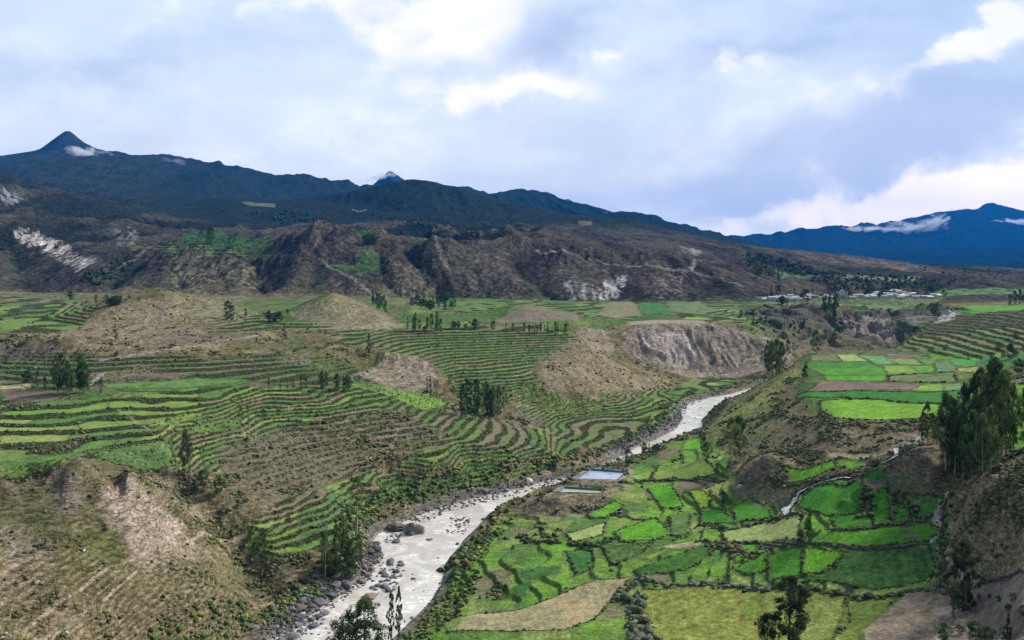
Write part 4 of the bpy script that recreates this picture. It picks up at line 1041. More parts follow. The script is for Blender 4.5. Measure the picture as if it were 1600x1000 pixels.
for q in BIG: boulder(*q, water=(390 < q[0] < 850))
SCAT = [('405,1000 440,965 500,925 560,895 590,862 598,872 575,905 530,935 480,985 452,1012', 96, 7, 21, 'grey boulder in the dense pile along the lower left bank', 'boulders piled on the lower left bank'),
        ('598,878 626,878 632,895 618,925 575,925 590,905', 30, 6, 16, 'dark boulder in the cluster in the middle of the rapids', 'boulders clustered in the rapids'),
        ('690,820 712,806 738,810 728,832 700,836', 24, 4, 9, 'grey stone on the small mid-river bar', 'stones of the mid-river bar'), ('752,812 800,786 803,795 765,818', 12, 4, 9, 'dark stone on the right shore bar upstream', 'stones on the upstream right shore'),
        ('580,860 680,835 720,850 690,900 660,960 560,960', 22, 3, 7, 'small dark rock awash in the pale open water', 'rocks awash in the open river'), ('470,985 540,945 600,935 570,985 500,1000', 26, 5, 12, 'wet dark rock in the white water at the bottom', 'rocks in the bottom rapids'),
        ('600,848 620,822 700,792 800,768 880,752 800,775 700,800 640,835', 26, 4, 9, 'grey rock along the left water edge below the terraces', 'rocks along the left water edge'), ('668,960 705,905 700,900 660,950', 7, 3, 6, 'small dark rock at the right shore', 'rocks at the right shore'),
        ('1052,640 1064,638 1062,662 1050,662', 18, 3, 6, 'dark stone on the distant left shingle', 'stones on the distant shingle'), ('1075,640 1120,625 1090,655 1060,690', 8, 2, 4, 'small rock in the distant bright reach', 'rocks in the distant reach')]
for ps, n, a, b_, lab, grp in SCAT:
    P = pts_of(ps); us = [p[0] for p in P]; vs = [p[1] for p in P]; k = 0
    while k < n:
        u, v = R.uniform(min(us), max(us)), R.uniform(min(vs), max(vs))
        if not in_poly(np.array([u]), np.array([v]), P)[0]: continue
        k += 1; boulder(u, v, a + (b_ - a) * R.random() ** 2.2, R.uniform(.4, .65), 'b' if R.random() < .12 else 'd', lab, grp, True)


# -- low shrubs
def blobs(pos, rad, cols, lv, squash=.7, jit=.42, r=rng):
    V, Fc = ICO[lv]; n, m = len(pos), len(V)
    ang = r.uniform(0, 6.28, n); c, s_ = np.cos(ang), np.sin(ang)
    J = 1 + r.uniform(-jit, jit, (n, m, 1)); W = V[None] * J * (rad[:, None, None])
    X = W[..., 0] * c[:, None] - W[..., 1] * s_[:, None]; Y = W[..., 0] * s_[:, None] + W[..., 1] * c[:, None]
    sq = squash * r.uniform(.7, 1.3, n)[:, None]
    co = np.stack([X + pos[:, 0, None], Y + pos[:, 1, None], W[..., 2] * sq + pos[:, 2, None] + rad[:, None] * sq * .45], -1).reshape(-1, 3)
    fc = (Fc[None] + (np.arange(n) * m)[:, None, None]).reshape(-1, 3)
    cc = (cols[:, None, :] * r.uniform(.65, 1.4, (n, m, 1))).reshape(-1, 3)
    return co, fc.astype(np.int32), cc


BUSHC = np.array([(.040, .058, .020), (.055, .075, .024), (.075, .080, .030), (.10, .095, .045), (.050, .085, .022), (.035, .045, .022), (.13, .12, .06), (.085, .105, .075), (.20, .20, .05), (.07, .12, .02)])


def bush_cols(n, p): return 1.25 * BUSHC[rng.choice(len(BUSHC), n, p=np.array(p) / sum(p))] * rng.uniform(.75, 1.3, (n, 1))


SHM = tint_mat('shrub_leaves', amp=.35, noise_scale=4, trans=.15)


def scatter(name, W8, n, pal, label, r0=.28, r1=.95, lvl_near=2):
    W8 = np.where(np.abs(GT) < .72, W8, 0); p = W8.ravel().astype(np.float64); p /= p.sum()
    idx = rng.choice(p.size, n, p=p); x = GX.ravel()[idx] + rng.uniform(-.5, .5, n) * GY.ravel()[idx] * .0014; y = GY.ravel()[idx] + rng.uniform(-.4, .4, n)
    z = zat_v(x, y); rad = (r0 + (r1 - r0) * rng.random(n) ** 2.2) * np.clip(y / 270, .75, 1.3)
    near = y < 235; parts = []; off = 0; CO, FC, CC = [], [], []
    for m_, lv in ((near, lvl_near), (~near, 1)):
        if m_.any():
            a, b_, c = blobs(np.stack([x, y, z], 1)[m_], rad[m_], bush_cols(int(m_.sum()), pal), lv); CO.append(a); FC.append(b_ + off); CC.append(c); off += len(a)
    o = mesh_obj(name, np.concatenate(CO), np.concatenate(FC), SHM, colors=np.concatenate(CC)); tag(o, label, kind='stuff'); return o


clear = (RIVD < -2.5) & (GY > 120)
scatter('scrub', np.where((GY < 900) & clear, SHR ** 1.6, 0) * (1 + 1.5 * (TERR < .2)), 62000, (3, 7, 9, 9, 0, 2, 8, 3, .4, .0), 'low scrub bushes dotted over the brown slopes', .16, .78)
scatter('terrace_growth', np.where((GY < 640) & clear, BUSHY, 0), 20000, (6, 7, 4, 2, 6, 4, 1, .5, .8, 3), 'dark weeds and bushes along the terrace walls', .14, .42, 1)
wb = (((RIVD < -3) & (RIVD > -13)) * np.where(GX > -.1 * GY + 10, .45, 1.)) * ((RIVD < -3) & (GY < 620) & (GY > 185)) * (.4 + np.clip(nA, 0, 1))
scatter('bank_growth', wb, 3500, (3, 5, 5, 3, 6, 0, 3, 2, 3, 6), 'yellow and green bushes along the river banks', .3, 1.0)


def rubble():
    pos = []
    for ps, n in (('400,1005 440,962 500,922 560,890 592,850 600,872 578,908 535,940 485,985 455,1015', 2600), ('598,845 625,815 700,785 800,762 880,745 900,740 880,755 800,775 700,800 640,828 606,852', 900), ('600,872 628,880 634,900 610,930 575,930 585,905', 260),
                  ('945,705 985,690 1050,662 1062,640 1075,628 1070,650 1058,668 1000,695 960,715', 700), ('1060,640 1140,612 1200,598 1140,610 1070,632', 200), ('688,835 712,804 740,810 728,834', 160), ('750,812 800,786 830,772 800,792 765,820', 160), ('640,985 672,950 694,900 700,880 697,900 680,945', 220)):
        P = pts_of(ps); us = [p[0] for p in P]; vs = [p[1] for p in P]; U = rng.uniform(min(us), max(us), n * 8); Vv = rng.uniform(min(vs), max(vs), n * 8); k = in_poly(U, Vv, P)
        pos += [on_water(u, v) for u, v in zip(U[k][:n], Vv[k][:n])]
    A = np.array([(x, y, 0) for x, y in pos]); A[:, 2] = np.maximum(zat_v(A[:, 0], A[:, 1]), water_z(A[:, 1]) - .15)
    a, b_, c = blobs(A, (.12 + .42 * rng.random(len(A)) ** 2.5) * np.clip(A[:, 1] / 250, .8, 1.6), np.ones((len(A), 3)), 1, .65, .2); tag(mesh_obj('gravel', a, b_, RKM, colors=c), 'dark stones and gravel along the river edge', kind='stuff')


rubble()


def along_line(P, step):
    out = []
    for a, b_ in zip(P[:-1], P[1:]):
        L = math.dist(a, b_); n = max(1, int(L / step)); out += [(a[0] + (b_[0] - a[0]) * (k + R.random()) / n, a[1] + (b_[1] - a[1]) * (k + R.random()) / n) for k in range(n)]
    return out


def ribbon(P, w_, h, cols_n):
    """a continuous low bank under a hedge"""
    Q = []
    for a, b_ in zip(P[:-1], P[1:]):
        n = max(1, int(math.dist(a, b_) / 1.2)); Q += [(a[0] + (b_[0] - a[0]) * k / n, a[1] + (b_[1] - a[1]) * k / n) for k in range(n)]
    Q.append(P[-1]); co, fc = [], []
    for k, (x, y) in enumerate(Q):
        a, b_ = Q[max(k - 1, 0)], Q[min(k + 1, len(Q) - 1)]; dx, dy = b_[0] - a[0], b_[1] - a[1]; L = math.hypot(dx, dy) + 1e-6; j = R.uniform(.7, 1.3)
        for s_, hh in ((-1, -.15), (-.4, h * R.uniform(.5, 1.2)), (.4, h * R.uniform(.5, 1.2)), (1, -.15)):
            co.append((x - dy / L * w_ * s_ * j, y + dx / L * w_ * s_ * j, zat(x, y) + hh))
    for k in range(len(Q) - 1):
        for m_ in range(3):
            p = k * 4 + m_; fc += [(p, p + 1, p + 5), (p, p + 5, p + 4)]
    return np.array(co), np.array(fc, np.int32), np.tile(np.array(cols_n), (len(co), 1)) * rng.uniform(.7, 1.3, (len(co), 1))


def hedge(P, A, rad, cols, lv, wr, label, grp):
    a, b_, c = blobs(A, rad, cols, lv); a2, b2, c2 = ribbon(P, wr, wr * .6, (.055, .065, .028))
    o = mesh_obj('hedgerow', np.concatenate([a, a2]), np.concatenate([b_, b2 + len(a)]), SHM, colors=np.concatenate([c, c2])); tag(o, label, 'hedge', grp)


for phrase, P, ym in HEDGES:
    pts = along_line(P + [P[0]], .5 * ym / 250)
    if len(pts) < 4: continue
    A = np.array([(x + R.gauss(0, .28), y + R.gauss(0, .28), 0) for x, y in pts]); A[:, 2] = zat_v(A[:, 0], A[:, 1]) - .1
    rad = (.16 + .5 * rng.random(len(A)) ** 2 + .16 * np.clip(gn(A[:, 0] / 9, A[:, 1] / 9, 55), -.5, 1)) * ym / 300
    hedge(P + [P[0]], A, rad, bush_cols(len(A), (5, 6, 5, 4, 4, 5, 2, 1, .3, 1)), 2 if ym < 300 else 1, .2 * ym / 250, 'low hedge around the ' + phrase, 'hedges around the fields')
EXTRA = [('1165,922 1225,921 1290,926 1350,934 1400,932', 1.1, (2, 2, 3, 3, 1, 4, 2, 2, 0, 0), 'brownish hedge with dark bushes along the stone wall above the yellow fields'),
         ('1000,908 1040,915 1090,915 1140,917 1180,918', 1.0, (0, 0, 0, 1, 0, 0, 1, 9, 0, 0), 'bluish grey hedge along the top of the wide yellow field'),
         ('985,935 990,950 1000,975 995,1000 1010,1020', 1.6, (0, 1, 1, 2, 0, 1, 1, 9, 0, 0), 'thick bluish grey thicket left of the wide yellow field'),
         ('960,940 975,925 1000,905 1015,910', 1.2, (1, 1, 1, 1, 1, 1, 1, 5, 0, 0), 'grey-green bushes at the upper corner of the fallow slope'),
         ('1090,845 1130,852 1180,872 1110,848 1140,858', 1.2, (1, 1, 3, 4, 0, 5, 3, 1, 0, 0), 'reddish brown thicket at the left tip of the pale lime field'),
         ('1090,822 1140,828 1200,815 1260,803', 1.1, (2, 2, 3, 3, 1, 5, 2, 1, 0, 0), 'brown and green hedge above the pale lime field'), ('815,838 830,848 870,850 845,830', 1.3, (3, 2, 3, 4, 0, 5, 2, 0, 0, 0), 'dark brown bushes below the pond bank'),
         ('885,850 930,855 955,842 940,852', 1.3, (7, 5, 1, 0, 4, 5, 0, 0, 0, 0), 'dark green hedge under the pale green plot'), ('970,755 1005,752 1035,750 1055,747', 1.2, (5, 5, 3, 1, 3, 5, 1, 0, 0, 0), 'dark bushy bank right of the upper pond'),
         ('1200,745 1245,758 1290,745 1330,737 1365,722', .9, (4, 4, 4, 3, 2, 4, 2, 0, 0, 1), 'bushes along the upper side of the white stream'), ('1262,768 1300,755 1350,745 1380,730', .9, (4, 4, 4, 3, 4, 4, 1, 0, 0, 1), 'bushes along the lower side of the white stream'),
         ('1352,765 1355,790 1358,805 1352,785', 1.2, (4, 5, 4, 2, 5, 4, 2, 0, 0, 1), 'line of shrubs between the emerald fields'), ('1395,768 1412,785 1430,800 1400,775', 1.1, (4, 5, 4, 2, 5, 4, 2, 0, 0, 1), 'shrubs between the short emerald strips'),
         ('1480,780 1475,810 1470,850 1478,890 1450,910', .9, (4, 5, 3, 2, 4, 4, 2, 0, 0, 1), 'shrubs where the fields meet the brown slope'), ('700,890 720,870 735,850 770,830 730,880 700,910', 1.5, (5, 6, 4, 2, 6, 4, 1, 1, 1, 1), 'rounded dark bushes on the rim of the right bank'),
         ('1280,648 1300,660 1350,662 1400,658 1440,668', .9, (4, 4, 5, 4, 2, 5, 2, 0, 0, 0), 'dark brush along the rim below the wide pasture')]
for ps, r_, pal, lab in EXTRA:
    P = to_world(pts_of(ps), ZG); ym = sum(p[1] for p in P) / len(P)
    pts = along_line(P, .22 if r_ > 1.4 else .35); A = np.array([(x + R.gauss(0, .7 * r_), y + R.gauss(0, .7 * r_), 0) for x, y in pts]); A[:, 2] = zat_v(A[:, 0], A[:, 1]) - .1
    hedge(P, A, (.2 + .65 * rng.random(len(A)) ** 1.8) * r_, bush_cols(len(A), pal), 2, .5 * r_, lab, 'hedges and thickets of the farm land')

# -- dry stone walls
STONEM = rock_mat('wall_stone', (.10, .09, .08), (.27, .245, .215), (.06, .08, .03))
for ps, lab in (('1195,857 1240,852 1290,850 1350,860 1400,857 1455,848', 'dry stone wall along the top of the maize field'), ('1390,930 1440,922 1485,920 1530,918', 'short dry stone wall at the bottom right corner of the maize field'),
                ('1530,912 1565,905 1600,893 1660,880', 'dry stone wall climbing the brown slope at the right edge'), ('1298,829 1340,828 1400,822 1458,806', 'dry stone wall below the emerald strips'),
                ('990,751 1040,750 1090,748 1145,744', 'dry stone wall crossing the meadows right of the ponds'), ('965,806 990,812 1020,810', 'short dry stone wall above the bowl-shaped meadow'), ('1135,848 1185,848 1190,855 1250,850', 'low stone wall under the pale lime field'), ('1190,704 1240,702 1290,706', 'pale stone wall above the bright plot beside the knoll')):
    L = to_world(pts_of(ps), ZG); pos = np.array([(x, y, 0) for x, y in along_line(L, .33)]); pos = np.concatenate([pos, pos]); n = len(pos)
    pos[:, :2] += rng.normal(0, .13, (n, 2)); pos[:, 2] = zat_v(pos[:, 0], pos[:, 1]) + np.where(np.arange(n) < n // 2, 0, .38) - .05
    a, b_, c = blobs(pos, rng.uniform(.25, .42, n), np.ones((n, 3)), 1, .75, .15); tag(mesh_obj('stone_wall', a, b_, STONEM, colors=c), lab, 'stone wall', 'dry stone walls')


# -- trees
def tube(path, radii, seg=7):
    co, fs = [], []; path = np.array(path, float)
    for k in range(len(path)):
        d = path[min(k + 1, len(path) - 1)] - path[max(k - 1, 0)]; d /= np.linalg.norm(d) + 1e-9
        a = np.cross(d, (0, 1, .1)); a /= np.linalg.norm(a) + 1e-9; b_ = np.cross(d, a)
        for s_ in range(seg):
            t = 2 * math.pi * s_ / seg; co.append(path[k] + (a * math.cos(t) + b_ * math.sin(t)) * radii[k])
    for k in range(len(path) - 1):
        for s_ in range(seg): fs.append((k * seg + s_, k * seg + (s_ + 1) % seg, (k + 1) * seg + (s_ + 1) % seg, (k + 1) * seg + s_))
    return co, fs


BARKM = plain_mat('bark', (.30, .25, .20), scale=1.5, amp=.4); BARKD = plain_mat('dark_bark', (.075, .06, .045), scale=1.5, amp=.35)
LEAFM = tint_mat('leaves', amp=.3, noise_scale=1.2, trans=.22, obj_var=.35)
# height, crown start, crown radius, clumps, leaves per clump, leaf size, colours, profile
KIND = {
    'slim': (20, .10, 1.7, 95, 46, .42, [(0.062, 0.104, 0.035), (0.094, 0.138, 0.049), (0.049, 0.079, 0.031), (0.135, 0.166, 0.070)], 'col'),
    'broad': (20, .14, 3.4, 120, 50, .46, [(0.055, 0.091, 0.034), (0.087, 0.129, 0.046), (0.042, 0.066, 0.027), (0.121, 0.153, 0.062)], 'euc'),
    'dark': (18, .04, 2.9, 150, 78, .38, [(0.032, 0.051, 0.021), (0.051, 0.077, 0.029), (0.024, 0.038, 0.018), (0.074, 0.096, 0.038)], 'tuft'),
    'sparse': (20, .35, 2.8, 60, 30, .42, [(0.080, 0.120, 0.045), (0.120, 0.152, 0.064), (0.061, 0.088, 0.035), (0.160, 0.192, 0.088)], 'euc'),
    'round': (8, .05, 3.3, 95, 60, .30, [(0.035, 0.064, 0.022), (0.054, 0.093, 0.032), (0.026, 0.045, 0.018), (0.080, 0.120, 0.042)], 'ball'),
    'cone': (8, .03, 1.2, 60, 50, .26, [(0.029, 0.058, 0.026), (0.045, 0.080, 0.032), (0.022, 0.038, 0.019)], 'cone'),
    'far': (20, .06, 2.9, 60, 34, .85, [(0.058, 0.108, 0.049), (0.083, 0.142, 0.062), (0.046, 0.079, 0.042), (0.114, 0.166, 0.075)], 'euc'),
    'farslim': (20, .08, 1.7, 44, 30, .75, [(0.062, 0.117, 0.055), (0.094, 0.150, 0.066), (0.046, 0.083, 0.042)], 'col'),
    'farround': (9, .0, 4.0, 46, 36, .75, [(0.042, 0.083, 0.038), (0.062, 0.112, 0.046), (0.034, 0.058, 0.029)], 'ball'),
    'farconi': (16, .0, 2.6, 46, 36, .75, [(0.042, 0.087, 0.046), (0.062, 0.112, 0.058), (0.029, 0.058, 0.034)], 'cone'),
}


def tree_proto(kind, seed):
    Ht, c0, cr, ncl, nl, ls, cols, prof = KIND[kind]; r = np.random.default_rng(seed); cols = np.array(cols)
    bend = r.normal(0, .4, 2); trunk = lambda h: np.array([bend[0] * math.sin(h * 2.1) * (h), bend[1] * math.sin(h * 1.7 + 1) * h, h * Ht])
    path = [trunk(h) for h in np.linspace(0, .97, 9)]; path[0][2] = -1.2
    rad = [Ht * .017 * (1 - .88 * h) for h in np.linspace(0, .97, 9)]
    co, fs = tube(path, rad); cen = []
    nlimb = max(5, ncl // 12)
    gaps = r.uniform(0, 6.28, 4)
    for k in range(ncl):
        q = r.random() ** (.8 if prof != 'cone' else 1.2)
        h = c0 + (1 - c0) * q
        env = {'col': (.55 + .6 * math.sin(3.1 * q)) * (1 - .6 * q ** 5), 'euc': math.sin(min(3.0, .35 + 2.75 * q)) ** .6, 'tuft': .45 + .75 * math.sin(3.14 * min(q * 1.02, 1)) ** .8,
               'ball': max(.15, math.sqrt(max(0, 1 - (q * 2 - 1) ** 2))), 'cone': 1.05 - q}[prof]
        lump = 1 + .38 * math.sin(q * 17 + gaps[0]) * (prof != 'cone')
        a = r.uniform(0, 6.28); lump *= 1 + .3 * math.sin(2 * a + gaps[1] + q * 6)
        d = cr * env * lump * r.uniform(.35, 1.) ** .6
        c = trunk(h) + np.array([math.cos(a) * d, math.sin(a) * d, 0]); cen.append((c, .30 * cr * r.uniform(.55, 1.25)))
        if k < nlimb:
            b0 = trunk(max(h - .10 - .05 * r.random(), .05)); mid = (b0 + c) / 2 + np.array([0, 0, -.02 * Ht])
            a2, f2 = tube([b0, mid, c], [rad[3] * .42, rad[3] * .28, rad[3] * .1], 5); n0 = len(co); co += a2; fs += [tuple(i + n0 for i in f_) for f_ in f2]
    # leaves
    n = ncl * nl; cc = np.repeat(np.array([c for c, _ in cen]), nl, 0); cr_ = np.repeat(np.array([s_ for _, s_ in cen]), nl)
    g = r.normal(size=(n, 3)); g /= np.linalg.norm(g, axis=1)[:, None]; P = cc + g * (cr_ * r.random(n) ** .4)[:, None] * np.array([1, 1, 1.25 if prof in ('col', 'euc') else .9])
    ax = r.normal(size=(n, 3)); ax[:, 2] -= 1.1 if prof in ('euc', 'col') else 0; ax /= np.linalg.norm(ax, axis=1)[:, None]
    sd_ = np.cross(ax, r.normal(size=(n, 3))); sd_ /= np.linalg.norm(sd_, axis=1)[:, None]
    L = ls * r.uniform(.6, 1.3, n)[:, None]; Wd = L * .34
    quad = np.stack([P - ax * L * .5, P + sd_ * Wd, P + ax * L * .5, P - sd_ * Wd], 1).reshape(-1, 3)
    cl = cols[np.repeat(r.integers(0, len(cols), ncl), nl)] * .6 + cols[r.integers(0, len(cols), n)] * .4
    cl = np.repeat(cl * np.repeat(r.uniform(.55, 1.7, ncl), nl)[:, None] * r.uniform(.75, 1.3, (n, 1)), 4, 0)
    return (co, fs), (quad, np.arange(n * 4, dtype=np.int32).reshape(-1, 4), cl)


PROTO = {}


def tree_meshes(kind, k):
    if (kind, k) not in PROTO:
        (co, fs), (q, f, cl) = tree_proto(kind, 900 + k * 13 + len(kind) * 7)
        me = bpy.data.meshes.new('trunk'); me.from_pydata([tuple(c) for c in co], [], fs); me.materials.append(BARKM if kind in ('sparse', 'slim', 'broad', 'far') else BARKD); me.polygons.foreach_set('use_smooth', np.ones(len(fs), bool))
        ml = bpy.data.meshes.new('crown'); fill_mesh(ml, q, f); ml.materials.append(LEAFM)
        ca = ml.color_attributes.new('tint', 'FLOAT_COLOR', 'POINT'); c4 = np.ones((len(q), 4), np.float32); c4[:, :3] = cl; ca.data.foreach_set('color', c4.ravel())
        PROTO[(kind, k)] = (me, ml)
    return PROTO[(kind, k)]


def tree(u, v, hpx, kind, label, name='eucalyptus_tree', group=None, widen=1.0, base=None):
    x, y, z = base or ground_hit(u, v); hm = hpx * y / F; s_ = hm / KIND[kind][0]
    me, ml = tree_meshes(kind, R.randrange(3))
    o = thing(name, label, 'tree', (x, y, z - .05), R.uniform(0, 6.28), group); o.scale = (s_ * widen, s_ * widen, s_)
    for nm, m_ in (('trunk', me), ('crown', ml)):
        ch = bpy.data.objects.new(nm, m_); C.objects.link(ch); ch.parent = o
    return o


E, B_ = 'eucalyptus_tree', 'broadleaf_tree'
SINGLE = [
    (1505, 955, 108, 'dark', 'tall dark eucalyptus with tufted crown standing on the dry ground at bottom right', E, .95), (1489, 974, 60, 'slim', 'thin dark columnar tree just left of the tall tufted eucalyptus', 'slim_tree', .6),
    (1573, 1000, 42, 'cone', 'small dark cypress near the bottom right corner', 'cypress_tree', 1.), (1262, 848, 38, 'round', 'taller of two round dark trees between the pale lime field and the green strip', B_, .45), (1251, 850, 22, 'round', 'smaller rounded tree leaning against the taller round dark tree', B_, .8),
    (1143, 740, 88, 'sparse', 'tall eucalyptus with reddish bare trunk left of the conical knoll', E, 1.), (1156, 722, 72, 'broad', 'dense dark eucalyptus behind the one with the reddish trunk', E, .95),
    (1100, 717, 36, 'broad', 'dark eucalyptus at the top of the meadows, left one of a pair', E, .9), (1106, 718, 24, 'slim', 'short dark tree, right one of the pair at the top of the meadows', E, 1.1), (1130, 787, 19, 'round', 'small round dark tree beside the pale boulder', B_, .8),
    (1120, 745, 22, 'slim', 'small bluish tree at the meadow wall below the bare-trunked eucalyptus', B_, 1.5), (981, 728, 26, 'round', 'bushy dark tree at the corner of the upper pond', B_, .75), (1006, 710, 18, 'round', 'leftmost small tree of three on the river shore', B_, .6), (1014, 708, 16, 'slim', 'slim middle tree of three on the river shore', B_, 1.), (1026, 708, 15, 'round', 'wide rightmost tree of three on the river shore', B_, .9),
    (1285, 747, 44, 'sparse', 'loose airy tree in the bright plot above the white stream', E, .8), (1257, 588, 23, 'cone', 'conical dark tree at the left rim of the upper terrace', 'conifer_tree', 1.6), (1275, 553, 37, 'broad', 'dark eucalyptus on the far rim of the upper terrace', E, 1.2),
    (376, 676, 42, 'sparse', 'thin sparse tree left of two on the edge of the left terraces', E, .8), (389, 672, 40, 'sparse', 'leafier sparse tree in the middle of the left terrace edge', E, 1.), (411, 668, 24, 'sparse', 'small sparse tree right of the two on the left terrace edge', E, .9),
    (290, 745, 72, 'broad', 'tall eucalyptus with pale trunks behind the brown hill', E, .62), (298, 748, 58, 'sparse', 'lower companion of the tall eucalyptus behind the brown hill', E, .8), (318, 765, 30, 'round', 'dark bush-like tree in the gully right of the brown hill', B_, 1.), (342, 772, 24, 'round', 'second dark bushy tree in the gully, further right', B_, .9),
    (557, 835, 92, 'sparse', 'tall pale-trunked eucalyptus above the river bend', E, 1.05), (110, 468, 12, 'farround', 'dark tree at the foot of the mountain on the far left', B_, 1.), (330, 384, 30, 'farround', 'dark tree standing alone on the terraced hillside high on the left', B_, .35),
    (1205, 906, 20, 'sparse', 'tiny pale sapling at the left corner of the curved lime plot', B_, .5), (441, 447, 8, 'farround', 'small dark tree at the mountain foot above the first knoll', B_, 1.), (180, 532, 26, 'farslim', 'yellowish tree on the scarp behind the large left grove', E, 1.2), (445, 530, 24, 'farslim', 'lone tree by the gully below the second knoll', E, 1.2), (577, 556, 34, 'farslim', 'lone tree above the bare landslide scarp', E, 1.3),
]
for u, v, h, k, lab, nm, wd in SINGLE: tree(u, v, h, k, lab, nm, None, wd)
# trees whose feet are below the frame: placed on the near bank
for x, y, hm, k, lab, wd in ((-34.5, 186, 15.3, 'broad', 'dense dark tree whose top rises over the rapids at the bottom edge, widest of three', 1.5), (-38.5, 184, 12.5, 'round', 'lower bushy tree left of the widest one at the bottom edge', .6),
                             (-28.6, 187, 15.2, 'slim', 'slender tree top at the bottom edge, middle one over the river', .55), (-26.6, 188, 15.8, 'slim', 'slender tree top at the bottom edge, rightmost over the river', .55)):
    o = tree(0, 0, hm * F / y, k, lab, E, None, wd, base=(x, y, zat(x, y)))
o = tree(0, 0, 13.8 * F / 150, 'dark', 'big dark tree with brushlike crown rising from the bottom edge right of centre', E, None, 1.25, base=(52.2, 150, zat(52.2, 150)))
o = tree(0, 0, 8 * F / 148, 'round', 'dark rounded tree top left of the big dark tree at the bottom edge', B_, None, .6, base=(47.6, 148, zat(47.6, 148)))


ORD = ['second', 'third', 'fourth', 'fifth', 'sixth', 'seventh', 'eighth', 'ninth', 'tenth', 'eleventh', 'twelfth', 'thirteenth']


def grove(items, label, group, name=E):
    items = sorted(items); n = len(items)
    for i, (u, v, h, k, wd) in enumerate(items):
        w_ = ('left part: ', 'middle part: ', 'right part: ')[i * 3 // n] if n > 13 else 'leftmost ' if i == 0 else 'rightmost ' if i == n - 1 else ORD[i - 1] + ' from left, '
        tree(u, v, h, k, w_ + label, name, group, wd)


def band(ps, n, h0, h1, kinds, wd=1.0):
    P = pts_of(ps); us = [p[0] for p in P]; vs = [p[1] for p in P]; out = []
    while len(out) < n:
        u, v = R.uniform(min(us), max(us)), R.uniform(min(vs), max(vs))
        if in_poly(np.array([u]), np.array([v]), P)[0]: out.append((u, v, R.uniform(h0, h1), R.choice(kinds), wd * R.uniform(.85, 1.2)))
    return out


grove([(1520, 712, 119, 'broad', .62), (1535, 716, 139, 'slim', 1.05), (1549, 718, 153, 'broad', .6), (1558, 716, 156, 'slim', 1.1), (1572, 712, 130, 'broad', .62), (1584, 706, 104, 'broad', .6), (1508, 716, 116, 'broad', .55), (1565, 722, 139, 'broad', .62), (1540, 724, 130, 'broad', .6)],
      'tall back-row eucalyptus of the big right-hand grove', 'big grove, back trees')
grove([(1478, 735, 120, 'broad', .6), (1492, 742, 104, 'broad', .7), (1505, 748, 102, 'broad', .7), (1520, 752, 109, 'broad', .7), (1535, 752, 104, 'broad', .7), (1512, 750, 89, 'dark', .7), (1498, 738, 83, 'dark', .7), (1530, 745, 83, 'dark', .8), (1548, 738, 102, 'broad', .7), (1484, 728, 109, 'slim', 1.1)],
      'shorter front-row eucalyptus of the big right-hand grove', 'big grove, front trees')
grove([(1442, 690, 46, 'dark', .6), (1450, 694, 66, 'slim', 1.1), (1458, 690, 44, 'broad', .7), (1465, 688, 38, 'broad', .8)], 'small dark eucalyptus left of the big grove, beside the dirt patch', 'small trees by the dirt patch')
grove([(1604, 700, 95, 'broad', .7), (1612, 690, 80, 'broad', .7)], 'dark eucalyptus cut by the right edge of the picture', 'trees at the right edge')
grove([(1198, 578, 38, 'broad', 1.), (1206, 583, 50, 'broad', .9), (1213, 584, 54, 'broad', .9), (1221, 581, 46, 'broad', .9), (1203, 588, 30, 'broad', 1.1), (1216, 590, 34, 'broad', 1.)], 'dark eucalyptus of the ridge clump beside the upper terrace', 'clump on the ridge')
grove(band('82,602 140,602 150,618 90,618', 13, 34, 52, ['far', 'broad'], .8), 'dark eucalyptus in the dense clump on the left fields', 'dense clump on the left fields')
grove([(42, 598, 18, 'farround', 1.), (58, 604, 24, 'far', .8), (70, 607, 20, 'far', .8), (158, 615, 26, 'far', .7)], 'small loose tree beside the dense clump on the left fields', 'small trees by the dense clump')
grove(band('500,606 545,606 548,616 500,614', 9, 20, 30, ['far', 'broad'], .9), 'bushy tree in the clump at the head of the front terraces', 'clump at the head of the front terraces')
grove([(420, 611, 22, 'farslim', 1.), (438, 609, 14, 'farslim', 1.), (449, 608, 18, 'farslim', 1.3), (458, 608, 16, 'farslim', 1.2), (470, 607, 20, 'far', .8), (478, 606, 17, 'far', .9)], 'small slim tree in the row left of the terrace-head clump', 'row of small trees')
grove(band('716,638 790,645 788,662 722,655', 20, 40, 58, ['far', 'sparse', 'farslim'], .75), 'tall loose eucalyptus in the gully grove behind the front terraces', 'gully grove')
grove(band('660,612 712,618 706,632 668,624', 8, 20, 34, ['sparse', 'farslim'], .8), 'thin tree below the bare landslide scarp', 'thin trees below the landslide')
grove([(508, 905, 70, 'sparse', .8), (526, 892, 62, 'broad', .7), (538, 885, 56, 'broad', .8), (548, 892, 50, 'broad', .9), (560, 880, 46, 'broad', .8), (532, 868, 60, 'slim', 1.), (520, 900, 44, 'round', .8), (505, 880, 50, 'broad', .6), (545, 905, 44, 'round', .7)], 'eucalyptus in the dark group on the left river bank', 'dark group on the left bank')
grove(band('630,512 692,512 690,520 640,521', 15, 18, 28, ['far', 'farslim'], .9), 'eucalyptus in the grove on the plateau edge above the middle terraces', 'grove on the plateau edge')
grove([(708, 514, 12, 'farround', .9), (716, 515, 13, 'farround', .6), (742, 515, 16, 'farround', 1.), (728, 514, 8, 'farround', .7), (664, 520, 10, 'farround', .9), (645, 519, 11, 'farconi', 1.)], 'round dark tree in the gap between the two plateau groves', 'round plateau trees')
grove(band('766,514 890,518 892,526 768,518', 24, 10, 16, ['far', 'farslim'], 1.1), 'tree in the long low row above the middle terraces', 'long row above the middle terraces')
